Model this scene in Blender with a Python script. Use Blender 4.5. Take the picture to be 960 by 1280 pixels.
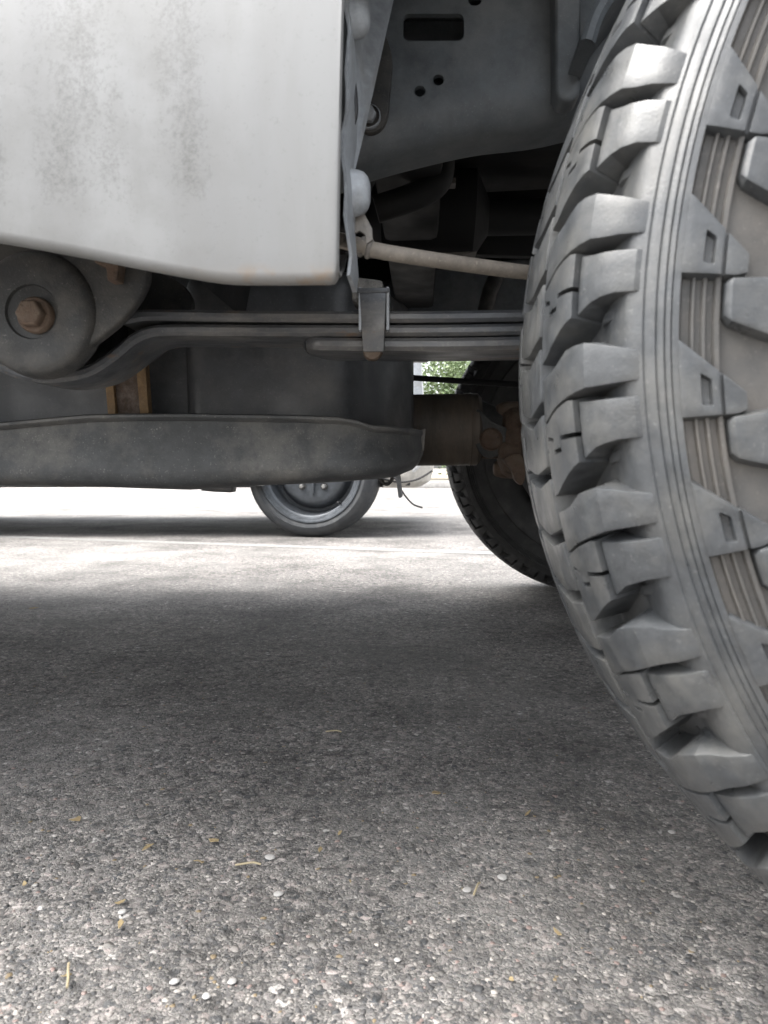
import bpy, bmesh, math, random
import numpy as np
from mathutils import Vector, Matrix, Euler
R = math.radians
rng = random.Random(7)
for o in list(bpy.data.objects): bpy.data.objects.remove(o)
S = bpy.context.scene
COL = S.collection
# ------------------------------------------------------------------ camera
CAM_H, F_PX, YAW, PITCH = 0.343, 924.0, R(2.96), R(3.41)
cd = bpy.data.cameras.new('camera'); cam = bpy.data.objects.new('camera', cd); COL.objects.link(cam)
cam.location = (0, 0, CAM_H); cam.rotation_euler = (math.pi/2 - PITCH, 0, YAW)
cd.sensor_fit = 'VERTICAL'; cd.sensor_height = 5.64; cd.lens = F_PX/1280*5.64
cd.clip_start = 0.01; cd.clip_end = 2000
cd.dof.use_dof = True; cd.dof.focus_distance = 0.95; cd.dof.aperture_fstop = 2.3
S.camera = cam
# ------------------------------------------------------------------ sky, sun, exposure
SUN_EL, SUN_AZ = R(62), R(187)          # azimuth from +X towards +Y
w = bpy.data.worlds.new('World'); S.world = w; w.use_nodes = True
nt = w.node_tree; bg = nt.nodes['Background']
sk = nt.nodes.new('ShaderNodeTexSky'); sk.sky_type = 'NISHITA'; sk.sun_disc = False
sk.sun_elevation = SUN_EL; sk.sun_rotation = math.pi/2 - SUN_AZ
sk.air_density = 1.0; sk.dust_density = 4.0; sk.ozone_density = 1.0
hs = nt.nodes.new('ShaderNodeHueSaturation'); hs.inputs['Saturation'].default_value = 0.2
nt.links.new(sk.outputs[0], hs.inputs['Color']); nt.links.new(hs.outputs[0], bg.inputs[0])
bg.inputs[1].default_value = 0.14
sd = bpy.data.lights.new('sun', 'SUN'); sun = bpy.data.objects.new('sun', sd); COL.objects.link(sun)
sd.energy = 1.5; sd.angle = R(60); sd.color = (1.0, 0.97, 0.92)
sdir = Vector((math.cos(SUN_EL)*math.cos(SUN_AZ), math.cos(SUN_EL)*math.sin(SUN_AZ), math.sin(SUN_EL)))
sun.rotation_euler = (-sdir).to_track_quat('-Z', 'Y').to_euler(); sun.location = (3, 3, 8)
S.view_settings.view_transform = 'Standard'; S.view_settings.look = 'None'
S.view_settings.exposure = 2.55; S.view_settings.gamma = 1.0
S.render.engine = 'CYCLES'
S.cycles.max_bounces = 8; S.cycles.diffuse_bounces = 6

# ------------------------------------------------------------------ helpers
_rot = Euler((math.pi/2 - PITCH, 0, YAW)).to_matrix()
def ray(px, py): return _rot @ Vector(((px-480)/F_PX, (640-py)/F_PX, -1))
def P(px, py, Y):
    d = ray(px, py); t = Y/d.y
    return Vector((d.x*t, Y, CAM_H + d.z*t))
def G(px, py, z=0.0):
    d = ray(px, py); t = (z-CAM_H)/d.z
    return Vector((d.x*t, d.y*t, z))
def XZ(px, py, Y):
    p = P(px, py, Y); return (p.x, p.z)
def smooth(pts, n=5, closed=False):
    pts = [Vector(p) for p in pts]; out = []
    m = len(pts)
    for i in range(m if closed else m-1):
        if closed: a, b, c, d = pts[(i-1) % m], pts[i], pts[(i+1) % m], pts[(i+2) % m]
        else: a, b, c, d = pts[max(i-1, 0)], pts[i], pts[i+1], pts[min(i+2, m-1)]
        for k in range(n):
            t = k/n
            out.append(0.5*((2*b)+(c-a)*t+(2*a-5*b+4*c-d)*t*t+(3*b-a-3*c+d)*t**3))
    if not closed: out.append(pts[-1])
    return out
SIDE = .44                                     # plane of the near body side
def new(): return bmesh.new()
def quad(bm, *vs):
    try: return bm.faces.new(vs)
    except ValueError: return None
def box(bm, c, s, rot=None):
    m = Matrix.Translation(c)
    if rot: m = m @ Euler(rot).to_matrix().to_4x4()
    return bmesh.ops.create_cube(bm, size=1, matrix=m @ Matrix.Diagonal((s[0], s[1], s[2], 1)))
def grid_faces(bm, rows, closed=False, flip=False):
    for a, b in zip(rows[:-1], rows[1:]):
        n = len(a)
        for j in range(n if closed else n-1):
            k = (j+1) % n
            v = (a[j], a[k], b[k], b[j])
            quad(bm, *(v[::-1] if flip else v))
def loft(bm, secs, closed=True, caps=True):
    rows = [[bm.verts.new(p) for p in s] for s in secs]
    grid_faces(bm, rows, closed)
    if caps and closed:
        quad(bm, *rows[0]); quad(bm, *rows[-1])
    return rows
def tube(bm, pts, r, n=12, caps=True):
    pts = [Vector(p) for p in pts]; secs = []
    up = Vector((0, 0, 1)); last = None
    for i, p in enumerate(pts):
        t = (pts[min(i+1, len(pts)-1)] - pts[max(i-1, 0)]).normalized()
        if last is None:
            a = t.cross(up)
            if a.length < .05: a = t.cross(Vector((1, 0, 0)))
        else: a = last - t*last.dot(t)
        a.normalize(); last = a; b = t.cross(a)
        rr = r[i] if isinstance(r, (list, tuple)) else r
        secs.append([p + (a*math.cos(2*math.pi*k/n) + b*math.sin(2*math.pi*k/n))*rr for k in range(n)])
    loft(bm, secs, True, caps)
def lathe(bm, prof, c=(0, 0, 0), n=48, axis='Y', caps=False):
    """prof: list of (radius, along-axis)"""
    c = Vector(c); secs = []
    for r, a in prof:
        s = []
        for k in range(n):
            t = 2*math.pi*k/n
            if axis == 'Y': s.append(c + Vector((r*math.cos(t), a, r*math.sin(t))))
            elif axis == 'X': s.append(c + Vector((a, r*math.cos(t), r*math.sin(t))))
            else: s.append(c + Vector((r*math.cos(t), r*math.sin(t), a)))
        secs.append(s)
    loft(bm, secs, True, caps)
def prism(bm, outline, y0, y1):
    """outline of (x, z), extruded along Y"""
    a = [bm.verts.new((p[0], y0, p[1])) for p in outline]; b = [bm.verts.new((p[0], y1, p[1])) for p in outline]
    grid_faces(bm, [a, b], True); quad(bm, *a); quad(bm, *b)
def prismz(bm, outline, z0, z1):
    a = [bm.verts.new((p[0], p[1], z0)) for p in outline]; b = [bm.verts.new((p[0], p[1], z1)) for p in outline]
    grid_faces(bm, [a, b], True); quad(bm, *a); quad(bm, *b)
def ribbon(bm, path, t, y0, y1):
    """a leaf of thickness t along (x, z) points, width y0..y1"""
    path = [Vector((p[0], p[1])) for p in path]; secs = []
    for i, p in enumerate(path):
        d = (path[min(i+1, len(path)-1)] - path[max(i-1, 0)]).normalized(); nrm = Vector((-d.y, d.x))*(t/2)
        c = min(t*.3, .004); e = nrm*(1-c/(t/2))
        pts = []
        for s, q in ((1, nrm), ):
            pass
        u, l = p+nrm, p-nrm; ue, le = p+e, p-e
        secs.append([(u.x, y0+c, u.y), (u.x, y1-c, u.y), (ue.x, y1, ue.y), (le.x, y1, le.y), (l.x, y1-c, l.y), (l.x, y0+c, l.y), (le.x, y0, le.y), (ue.x, y0, ue.y)])
    loft(bm, secs)
def bev(bm, off, seg=2, ang=30):
    bmesh.ops.remove_doubles(bm, verts=bm.verts, dist=1e-6)
    bmesh.ops.recalc_face_normals(bm, faces=bm.faces)
    es = [e for e in bm.edges if len(e.link_faces) == 2 and e.calc_face_angle(0) > R(ang)]
    if es: bmesh.ops.bevel(bm, geom=es, offset=off, segments=seg, profile=.6, affect='EDGES', clamp_overlap=True)
def mesh(name, bm, m=None, sharp=35, recalc=True):
    if recalc: bmesh.ops.recalc_face_normals(bm, faces=bm.faces)
    me = bpy.data.meshes.new(name); bm.to_mesh(me); bm.free()
    me.polygons.foreach_set('use_smooth', [True]*len(me.polygons)); me.set_sharp_from_angle(angle=R(sharp))
    if m: me.materials.append(m)
    return me
def link(name, me, parent=None, inv=True):
    o = bpy.data.objects.new(name, me); COL.objects.link(o)
    if parent:
        o.parent = parent
        if inv: o.matrix_parent_inverse = INV[parent.name]
    return o
INV = {}
def obj(name, bm, m, parent=None, inv=True, sharp=35, recalc=True):
    o = link(name, mesh(name, bm, m, sharp, recalc), parent, inv)
    INV[o.name] = INV[parent.name].inverted() @ INV[parent.name] if parent else Matrix()
    return o
def thing(name, label, cat, loc=(0, 0, 0), rz=0, group=None):
    o = bpy.data.objects.new(name, None); COL.objects.link(o); o.empty_display_size = .1
    o.location = loc; o.rotation_euler = (0, 0, rz); o['label'] = label; o['category'] = cat
    if group: o['group'] = group
    INV[o.name] = (Matrix.Translation(loc) @ Matrix.Rotation(rz, 4, 'Z')).inverted()
    return o
def cut(o, cutters):
    """cut closed shapes out of a mesh for good"""
    bm = new()
    for f in cutters: f(bm)
    bmesh.ops.recalc_face_normals(bm, faces=bm.faces)
    me = bpy.data.meshes.new('cutter'); bm.to_mesh(me); bm.free()
    c = bpy.data.objects.new('cutter', me); COL.objects.link(c)
    md = o.modifiers.new('cut', 'BOOLEAN'); md.operation = 'DIFFERENCE'; md.object = c; md.solver = 'EXACT'
    bpy.context.view_layer.update()
    dg = bpy.context.evaluated_depsgraph_get()
    m2 = bpy.data.meshes.new_from_object(o.evaluated_get(dg))
    o.modifiers.clear(); o.data = m2; bpy.data.objects.remove(c)

# ------------------------------------------------------------------ materials
def nodes(name):
    m = bpy.data.materials.new(name); m.use_nodes = True
    t = m.node_tree; return m, t, t.nodes['Principled BSDF']
def N(t, kind, **kw):
    n = t.nodes.new(kind)
    for k, v in kw.items():
        if k in n.inputs: n.inputs[k].default_value = v
        else: setattr(n, k, v)
    return n
def noise(t, vec, scale, detail=4, rough=.55):
    n = N(t, 'ShaderNodeTexNoise'); n.inputs['Scale'].default_value = scale; n.inputs['Detail'].default_value = detail
    n.inputs['Roughness'].default_value = rough
    t.links.new(vec, n.inputs['Vector']); return n.outputs['Fac']
def ramp(t, fac, stops):
    r = N(t, 'ShaderNodeValToRGB'); e = r.color_ramp.elements
    while len(e) < len(stops): e.new(.5)
    for i, (p, c) in enumerate(stops):
        e[i].position = p; e[i].color = (c, c, c, 1) if isinstance(c, (int, float)) else (*c, 1)
    t.links.new(fac, r.inputs[0]); return r.outputs[0]
def mixc(t, fac, a, b, mode='MIX'):
    n = N(t, 'ShaderNodeMix', data_type='RGBA', blend_type=mode)
    for s, v in ((n.inputs[0], fac), (n.inputs[6], a), (n.inputs[7], b)):
        if isinstance(v, (int, float)): s.default_value = v
        elif isinstance(v, tuple): s.default_value = (*v, 1)
        else: t.links.new(v, s)
    return n.outputs[2]
def math_(t, op, a, b=None, clamp=False):
    n = N(t, 'ShaderNodeMath', operation=op, use_clamp=clamp)
    for s, v in zip(n.inputs, (a, b)):
        if v is None: continue
        if isinstance(v, (int, float)): s.default_value = v
        else: t.links.new(v, s)
    return n.outputs[0]
def bump(t, bsdf, h, strength, dist=.001):
    b = N(t, 'ShaderNodeBump'); b.inputs['Strength'].default_value = strength; b.inputs['Distance'].default_value = dist
    t.links.new(h, b.inputs['Height']); t.links.new(b.outputs[0], bsdf.inputs['Normal'])
def grimy(name, base, dirt=None, rust=None, rough=.6, metal=0, scale=12, dirt_amt=.5, rust_amt=.5, bumps=.3, bscale=400, bdist=.0006, stretch=None, speck=0):
    m, t, b = nodes(name)
    pos = N(t, 'ShaderNodeNewGeometry').outputs['Position']
    if stretch:
        mp = N(t, 'ShaderNodeMapping'); mp.inputs['Scale'].default_value = stretch
        t.links.new(pos, mp.inputs[0]); pos = mp.outputs[0]
    c = base
    n0 = noise(t, pos, scale*6, 6, .65)
    c = mixc(t, ramp(t, n0, [(.3, .0), (.75, 1.0)]), tuple(x*.72 for x in base), tuple(min(1, x*1.25) for x in base))
    if dirt:
        n1 = noise(t, pos, scale, 8, .68); k = ramp(t, n1, [(.62-.35*dirt_amt, 0.0), (.82-.25*dirt_amt, 1.0)])
        c = mixc(t, k, c, dirt)
    if rust:
        n2 = noise(t, pos, scale*1.7+3, 10, .75); k2 = ramp(t, n2, [(.70-.3*rust_amt, 0.0), (.78-.28*rust_amt, 1.0)])
        c = mixc(t, k2, c, rust)
    if speck:
        g0 = N(t, 'ShaderNodeNewGeometry').outputs['Position']
        k3 = ramp(t, noise(t, g0, 520, 3, .6), [(.60, 0.0), (.70, 1.0)]); k4 = ramp(t, noise(t, g0, 90, 4, .7), [(.40, 0.0), (.62, 1.0)])
        c = mixc(t, math_(t, 'MULTIPLY', math_(t, 'MULTIPLY', k3, k4), speck), c, tuple(min(.6, x*1.6+.05) for x in (dirt or base)))
        k5 = ramp(t, noise(t, g0, 34, 6, .75), [(.36, 1.0), (.50, 0.0)])
        c = mixc(t, math_(t, 'MULTIPLY', k5, speck*.7), c, tuple(x*.55 for x in base))
    t.links.new(c, b.inputs['Base Color'])
    b.inputs['Metallic'].default_value = metal
    rr = ramp(t, noise(t, pos, scale*3, 5), [(.3, max(.05, rough-.12)), (.7, min(1, rough+.15))])
    t.links.new(rr, b.inputs['Roughness'])
    if bumps: bump(t, b, noise(t, pos, bscale, 5, .6), bumps, bdist)
    return m
M = {}
M['rubber'] = grimy('dusty_rubber', (.043, .046, .049), (.088, .087, .082), None, .37, 0, 18, .5, 0, .35, 700, .0005, speck=0.35)
M['rubber_wall'] = grimy('dusty_sidewall', (.050, .049, .047), (.090, .081, .071), None, .6, 0, 12, .65, 0, .25, 900, .0004, speck=0.5)
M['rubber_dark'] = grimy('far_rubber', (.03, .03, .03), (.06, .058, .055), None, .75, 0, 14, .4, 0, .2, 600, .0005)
M['frame'] = grimy('frame_steel', (.125, .14, .152), (.20, .207, .208), None, .55, 0, 9, .5, 0, .3, 700, .0005, speck=0.35)
M['spring'] = grimy('spring_steel', (.066, .070, .076), (.15, .142, .13), (.13, .088, .06), .42, .2, 22, .5, .45, .35, 500, .0006, (.5, 1, 1.4), speck=0.6)
M['hanger'] = grimy('hanger_steel', (.034, .035, .035), (.082, .076, .067), (.10, .06, .04), .6, .1, 22, .5, .15, .5, 600, .0008, speck=0.6)
M['tank'] = grimy('tank_plastic', (.050, .053, .057), (.11, .107, .103), None, .42, 0, 7, .4, 0, .3, 500, .0006, speck=0.35)
M['tray'] = grimy('tray_steel', (.068, .071, .073), (.17, .163, .150), (.12, .09, .065), .62, .05, 11, .42, .12, .5, 420, .0009, speck=0.6)
M['rust'] = grimy('rusty_steel', (.098, .064, .044), (.135, .105, .078), (.05, .033, .024), .8, .1, 40, .5, .5, .8, 500, .0012, speck=0.5)
M['strapedge'] = grimy('ochre_strap', (.20, .13, .065), (.12, .075, .04), None, .8, 0, 60, .5, 0, .5, 600, .0006)
M['strap'] = grimy('flaking_strap', (.07, .048, .035), (.16, .13, .11), (.10, .055, .03), .8, 0, 70, .55, .4, .8, 500, .001)
M['tan'] = grimy('dusty_tan_pipe', (.21, .185, .155), (.28, .25, .21), None, .6, 0, 20, .4, 0, .25, 600, .0004, speck=0.4)
M['dust_steel'] = grimy('dusty_steel', (.20, .185, .165), (.10, .095, .09), None, .6, .1, 40, .5, 0, .3, 600, .0005)
M['shaft'] = grimy('shaft_steel', (.10, .084, .068), (.15, .115, .085), (.07, .055, .045), .55, .2, 14, .5, .3, .3, 400, .0005, (2, .4, .4), speck=0.4)
M['under'] = grimy('underbody_paint', (.014, .0145, .015), (.032, .029, .026), None, .7, 0, 6, .4, 0, .3, 300, .001)
M['black'] = grimy('black_cable', (.012, .012, .013), None, None, .5, 0, 20, 0, 0, 0)
M['primer'] = grimy('grey_primer', (.30, .32, .34), (.22, .22, .215), None, .5, 0, 25, .45, 0, .2, 500, .0004, speck=0.4)
M['mesh_rubber'] = grimy('cracked_pad', (.24, .23, .21), (.08, .08, .078), None, .85, 0, 90, .5, 0, 1.0, 900, .0015)
M['zinc'] = grimy('zinc_bolt', (.34, .34, .33), (.18, .16, .14), None, .4, .6, 60, .4, 0, .2, 500, .0003)
M['white_car'] = grimy('white_car_paint', (.62, .63, .63), (.5, .49, .47), None, .3, 0, 4, .3, 0, 0)
M['bumper'] = grimy('bumper_plastic', (.46, .44, .40), (.34, .32, .29), None, .5, 0, 8, .5, 0, .1, 300, .0005)
M['lamp_red'] = grimy('lamp_red', (.35, .02, .02), None, None, .2, 0, 5, 0, 0, 0)
M['rim_silver'] = grimy('rim_silver', (.072, .080, .090), (.050, .054, .059), None, .42, .35, 9, .4, 0, .1, 400, .0003)
M['car_tyre'] = grimy('car_tyre', (.030, .033, .037), (.05, .052, .053), None, .65, 0, 16, .5, 0, .2, 500, .0005, speck=0.3)
M['glass'] = None
m, t, b = nodes('tinted_glass'); b.inputs['Base Color'].default_value = (.02, .025, .028, 1); b.inputs['Roughness'].default_value = .05
M['glass'] = m
m, t, b = nodes('alloy'); b.inputs['Base Color'].default_value = (.35, .35, .36, 1); b.inputs['Metallic'].default_value = .8; b.inputs['Roughness'].default_value = .35
M['alloy'] = m

def panel_mat():
    m, t, b = nodes('dirty_white_paint')
    g = N(t, 'ShaderNodeNewGeometry'); pos = g.outputs['Position']
    # vertical streaks: compress Z
    mp = N(t, 'ShaderNodeMapping'); mp.inputs['Scale'].default_value = (1, 1, .16); t.links.new(pos, mp.inputs[0])
    streak = noise(t, mp.outputs[0], 46, 5, .6)
    big = noise(t, mp.outputs[0], 17, 2, .4)
    fine = noise(t, pos, 400, 5, .72); mid = noise(t, pos, 150, 5, .7)
    sx = N(t, 'ShaderNodeSeparateXYZ'); t.links.new(pos, sx.inputs[0])
    # road grime splashed ahead of the wheel arch, ending above the rolled edge
    def band(v, a, b_, c, d):
        up = N(t, 'ShaderNodeMapRange', interpolation_type='SMOOTHSTEP'); up.inputs[1].default_value = a; up.inputs[2].default_value = b_; t.links.new(v, up.inputs[0])
        dn = N(t, 'ShaderNodeMapRange', interpolation_type='SMOOTHSTEP'); dn.inputs[1].default_value = c; dn.inputs[2].default_value = d; dn.inputs[3].default_value = 1; dn.inputs[4].default_value = 0; t.links.new(v, dn.inputs[0])
        return math_(t, 'MULTIPLY', up.outputs[0], dn.outputs[0])
    zr = lambda py: P(200, py, SIDE).z; xr_ = lambda px: P(px, 150, SIDE).x
    zone = band(sx.outputs[2], zr(275), zr(225), zr(40), zr(-200))
    b1 = band(sx.outputs[0], xr_(25), xr_(60), xr_(130), xr_(180))
    b2 = band(sx.outputs[0], xr_(175), xr_(235), xr_(255), xr_(272))
    b3 = band(sx.outputs[0], -.9, -.35, xr_(-10), xr_(25))
    bands = math_(t, 'ADD', math_(t, 'ADD', b1, b2, True), b3, True)
    mask = math_(t, 'MULTIPLY', zone, bands)
    amt = math_(t, 'MULTIPLY', mask, ramp(t, streak, [(.32, .1), (.62, 1.0)]))
    sp = math_(t, 'ADD', math_(t, 'MULTIPLY', fine, .6), math_(t, 'MULTIPLY', mid, .4))
    thr = math_(t, 'ADD', sp, math_(t, 'MULTIPLY', amt, .165))
    spk = ramp(t, thr, [(.56, 0.0), (.78, 1.0)])
    base = mixc(t, ramp(t, big, [(.3, 0.0), (.7, 1.0)]), (.170, .171, .169), (.218, .220, .217))
    base = mixc(t, ramp(t, streak, [(.45, 0.0), (.7, .6)]), base, (.165, .164, .158))
    mot = math_(t, 'MULTIPLY', ramp(t, noise(t, pos, 26, 6, .65), [(.42, 0.0), (.66, .5)]), band(sx.outputs[0], -3, -1, xr_(180), xr_(420)))
    base = mixc(t, mot, base, (.135, .134, .127))
    c = mixc(t, math_(t, 'MULTIPLY', spk, .62), base, (.068, .067, .061))
    # rust blooms along the bottom hem
    low = N(t, 'ShaderNodeMapRange', interpolation_type='SMOOTHSTEP'); low.inputs[1].default_value = P(350, 325, SIDE).z; low.inputs[2].default_value = P(350, 350, SIDE).z; t.links.new(sx.outputs[2], low.inputs[0])
    rb = math_(t, 'MULTIPLY', low.outputs[0], ramp(t, noise(t, pos, 60, 4, .6), [(.52, 0.0), (.68, .8)]))
    c = mixc(t, rb, c, (.19, .125, .07))
    dust = math_(t, 'MULTIPLY', low.outputs[0], .35)
    c = mixc(t, dust, c, (.20, .185, .165))
    t.links.new(c, b.inputs['Base Color']); b.inputs['Roughness'].default_value = .42
    bump(t, b, noise(t, pos, 300, 3), .05, .0005)
    return m
M['panel'] = panel_mat()

def asphalt_mat():
    m, t, b = nodes('worn_asphalt')
    pos = N(t, 'ShaderNodeNewGeometry').outputs['Position']
    mp = N(t, 'ShaderNodeMapping'); mp.inputs['Scale'].default_value = (1, 1, 0); t.links.new(pos, mp.inputs[0]); p = mp.outputs[0]
    wn = N(t, 'ShaderNodeTexNoise'); wn.inputs['Scale'].default_value = 260; wn.inputs['Detail'].default_value = 2; t.links.new(p, wn.inputs['Vector'])
    jit = N(t, 'ShaderNodeVectorMath', operation='MULTIPLY_ADD'); t.links.new(wn.outputs['Color'], jit.inputs[0]); jit.inputs[1].default_value = (.003, .003, 0); t.links.new(p, jit.inputs[2])
    q = jit.outputs[0]
    def vor(scale, feat='F1'):
        v = N(t, 'ShaderNodeTexVoronoi', feature=feat); v.inputs['Scale'].default_value = scale; t.links.new(q, v.inputs['Vector']); return v
    v1, v2, v3 = vor(290), vor(150), vor(620)
    e1, e2 = vor(290, 'DISTANCE_TO_EDGE'), vor(150, 'DISTANCE_TO_EDGE')
    def val(v):
        s = N(t, 'ShaderNodeSeparateColor'); t.links.new(v.outputs['Color'], s.inputs[0]); return s.outputs
    s1, s2, s3 = val(v1), val(v2), val(v3)
    stone1 = ramp(t, s1[0], [(0, (0.119, 0.123, 0.130)), (.35, (0.210, 0.210, 0.213)), (.6, (0.336, 0.329, 0.322)), (.82, (0.462, 0.448, 0.441)), (.93, (0.62, 0.60, 0.575)), (1, (0.74, 0.72, 0.70))])
    stone2 = ramp(t, s2[0], [(0, (0.098, 0.109, 0.120)), (.4, (0.224, 0.221, 0.224)), (.7, (0.378, 0.357, 0.350)), (.9, (0.588, 0.532, 0.518)), (1, (0.800, 0.800, 0.791))])
    pick = ramp(t, s2[1], [(.58, 0.0), (.60, 1.0)])
    c = mixc(t, pick, stone1, stone2)
    gap1 = ramp(t, e1.outputs['Distance'], [(.0, 1.0), (.10, 0.0)]); gap2 = ramp(t, e2.outputs['Distance'], [(.0, 1.0), (.07, 0.0)])
    gap = mixc(t, pick, gap1, gap2)
    c = mixc(t, math_(t, 'MULTIPLY', gap, .75), c, (0.126, 0.123, 0.119))
    fines = ramp(t, s3[0], [(0, (0.168, 0.168, 0.168)), (.6, (0.308, 0.301, 0.294)), (1, (0.644, 0.630, 0.602))])
    c = mixc(t, ramp(t, s1[2], [(.55, 0.0), (.62, .8)]), c, fines)
    # tar-dark patches and pale dust
    pch = ramp(t, noise(t, p, 4.2, 6, .6), [(.36, .52), (.56, 1.03)])
    c = mixc(t, 1.0, c, pch, 'MULTIPLY')
    tar = ramp(t, noise(t, p, 55, 4, .7), [(.36, .40), (.50, 1.05)])
    c = mixc(t, 1.0, c, tar, 'MULTIPLY')
    c = mixc(t, 1.0, c, (.55, .528, .507), 'MULTIPLY')
    dst = ramp(t, noise(t, p, 1.3, 5, .6), [(.45, 0.0), (.75, .35)])
    c = mixc(t, dst, c, (0.434, 0.420, 0.399))
    t.links.new(c, b.inputs['Base Color']); b.inputs['Roughness'].default_value = .8
    h = math_(t, 'ADD', mixc(t, pick, e1.outputs['Distance'], e2.outputs['Distance']), math_(t, 'MULTIPLY', noise(t, p, 900, 3), .35))
    bump(t, b, h, .9, .0035)
    return m
M['asphalt'] = asphalt_mat()
def stone_mat():
    m, t, b = nodes('aggregate_stone')
    a = N(t, 'ShaderNodeAttribute', attribute_name='tint'); pos = N(t, 'ShaderNodeNewGeometry').outputs['Position']
    c = mixc(t, 1.0, a.outputs['Color'], ramp(t, noise(t, pos, 1400, 3), [(.25, .7), (.75, 1.25)]), 'MULTIPLY')
    t.links.new(c, b.inputs['Base Color']); b.inputs['Roughness'].default_value = .65
    return m
M['stone'] = stone_mat()
def line_mat():
    m, t, b = nodes('worn_line_paint')
    pos = N(t, 'ShaderNodeNewGeometry').outputs['Position']
    k = ramp(t, noise(t, pos, 90, 8, .8), [(.50, 0.0), (.66, .8)])
    c = mixc(t, k, (.17, .166, .16), (.42, .42, .40)); t.links.new(c, b.inputs['Base Color']); b.inputs['Roughness'].default_value = .8
    bump(t, b, noise(t, pos, 400, 4), .5, .002)
    return m
M['line'] = line_mat()
def leaf_mat(name, a, c_):
    m, t, b = nodes(name)
    pos = N(t, 'ShaderNodeNewGeometry').outputs['Position']
    t.links.new(mixc(t, ramp(t, noise(t, pos, 3.0, 4), [(.3, 0.0), (.7, 1.0)]), a, c_), b.inputs['Base Color'])
    b.inputs['Roughness'].default_value = .55; b.inputs['Transmission Weight'].default_value = 0
    return m
M['leaf'] = leaf_mat('tree_leaf', (.09, .14, .055), (.17, .22, .11))
M['bark'] = grimy('bark', (.10, .075, .055), (.16, .13, .10), None, .9, 0, 6, .5, 0, .8, 60, .01)
M['kerb'] = grimy('kerb_concrete', (.38, .37, .35), (.27, .26, .25), None, .85, 0, 5, .5, 0, .4, 120, .002)
M['grass'] = grimy('dry_verge', (.24, .205, .155), (.17, .15, .11), None, .9, 0, 2, .5, 0, .6, 40, .01)

# ------------------------------------------------------------------ ground
def structure(name, bm, m, parent=None, sharp=35):
    o = obj(name, bm, m, parent, sharp=sharp)
    o['kind'] = 'structure'; return o
bm = new(); L = 400
vs = [bm.verts.new(p) for p in ((-L, -L, 0), (L, -L, 0), (L, L, 0), (-L, L, 0))]; bm.faces.new(vs)
ground = structure('asphalt_ground', bm, M['asphalt'])
def line_strip(name, a, b, wdt):
    a, b = Vector(a), Vector(b); d = (b-a).normalized(); n = Vector((-d.y, d.x, 0))*wdt/2
    bm = new(); k = 40; rows = []
    r2 = random.Random(3)
    for i in range(k+1):
        p = a.lerp(b, i/k); rows.append([bm.verts.new((p.x+s*n.x*(1+r2.uniform(-.06, .06)), p.y+s*n.y*(1+r2.uniform(-.06, .06)), .0015)) for s in (-1, 1)])
    grid_faces(bm, rows)
    structure(name, bm, M['line'])
l0, l1 = G(0, 671), G(560, 690); ld = (l1-l0).normalized()
line_strip('parking_line', l0-ld*1.8, l1+ld*2.2, .085)
# raised aggregate stones near the camera: one object, nobody could count them
def aggregate():
    g = np.random.default_rng(11); n = 26000
    Y = .36 + 1.5*g.random(n)**1.7; X = (g.random(n)*2-1)*(.62*Y+.10) - .02*Y
    size = .0009 + .0014*g.random(n)**2.2; bigm = g.random(n) < .025; size[bigm] *= 1.5
    ph = (1+5**.5)/2
    iv = np.array([(-1, ph, 0), (1, ph, 0), (-1, -ph, 0), (1, -ph, 0), (0, -1, ph), (0, 1, ph), (0, -1, -ph), (0, 1, -ph), (ph, 0, -1), (ph, 0, 1), (-ph, 0, -1), (-ph, 0, 1)], float); iv /= np.linalg.norm(iv[0])
    fi = np.array([(0,11,5),(0,5,1),(0,1,7),(0,7,10),(0,10,11),(1,5,9),(5,11,4),(11,10,2),(10,7,6),(7,1,8),(3,9,4),(3,4,2),(3,2,6),(3,6,8),(3,8,9),(4,9,5),(2,4,11),(6,2,10),(8,6,7),(9,8,1)])
    V = iv[None]*(1+.42*(g.random((n, 12, 1))-.5)*2)
    sc = np.stack([1+.5*(g.random(n)-.3), 1+.5*(g.random(n)-.3), .16+.20*g.random(n)], 1)*size[:, None]
    V = V*sc[:, None]; a = g.random(n)*6.283; ca, sa = np.cos(a)[:, None], np.sin(a)[:, None]
    x = V[..., 0]*ca - V[..., 1]*sa + X[:, None]; y = V[..., 0]*sa + V[..., 1]*ca + Y[:, None]; z = V[..., 2] + (size*.10*g.random(n))[:, None]
    co = np.stack([x, y, z], -1).reshape(-1, 3)
    F = (fi[None] + 12*np.arange(n)[:, None, None]).reshape(-1, 3)
    me = bpy.data.meshes.new('asphalt_aggregate'); me.vertices.add(len(co)); me.vertices.foreach_set('co', co.ravel())
    me.loops.add(F.size); me.loops.foreach_set('vertex_index', F.ravel().astype(np.int32))
    me.polygons.add(len(F)); me.polygons.foreach_set('loop_start', (np.arange(len(F))*3).astype(np.int32))
    me.update(calc_edges=True)
    pal = np.array([.54, .518, .496])*np.array([(.09, .094, .10), (.14, .14, .143), (.20, .197, .193), (.28, .275, .265), (.36, .345, .335), (.50, .48, .46), (.64, .62, .59), (.40, .31, .29), (.34, .27, .17)])
    pr = np.array([.20, .21, .20, .15, .10, .055, .03, .035, .02])
    c = pal[g.choice(len(pal), n, p=pr/pr.sum())]*(.85+.3*g.random((n, 1)))
    at = me.color_attributes.new('tint', 'FLOAT_COLOR', 'POINT')
    at.data.foreach_set('color', np.concatenate([np.repeat(c, 12, 0), np.ones((n*12, 1))], 1).ravel())
    me.materials.append(M['stone'])
    o = link('asphalt_aggregate', me, ground); o['kind'] = 'stuff'
aggregate()

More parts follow.
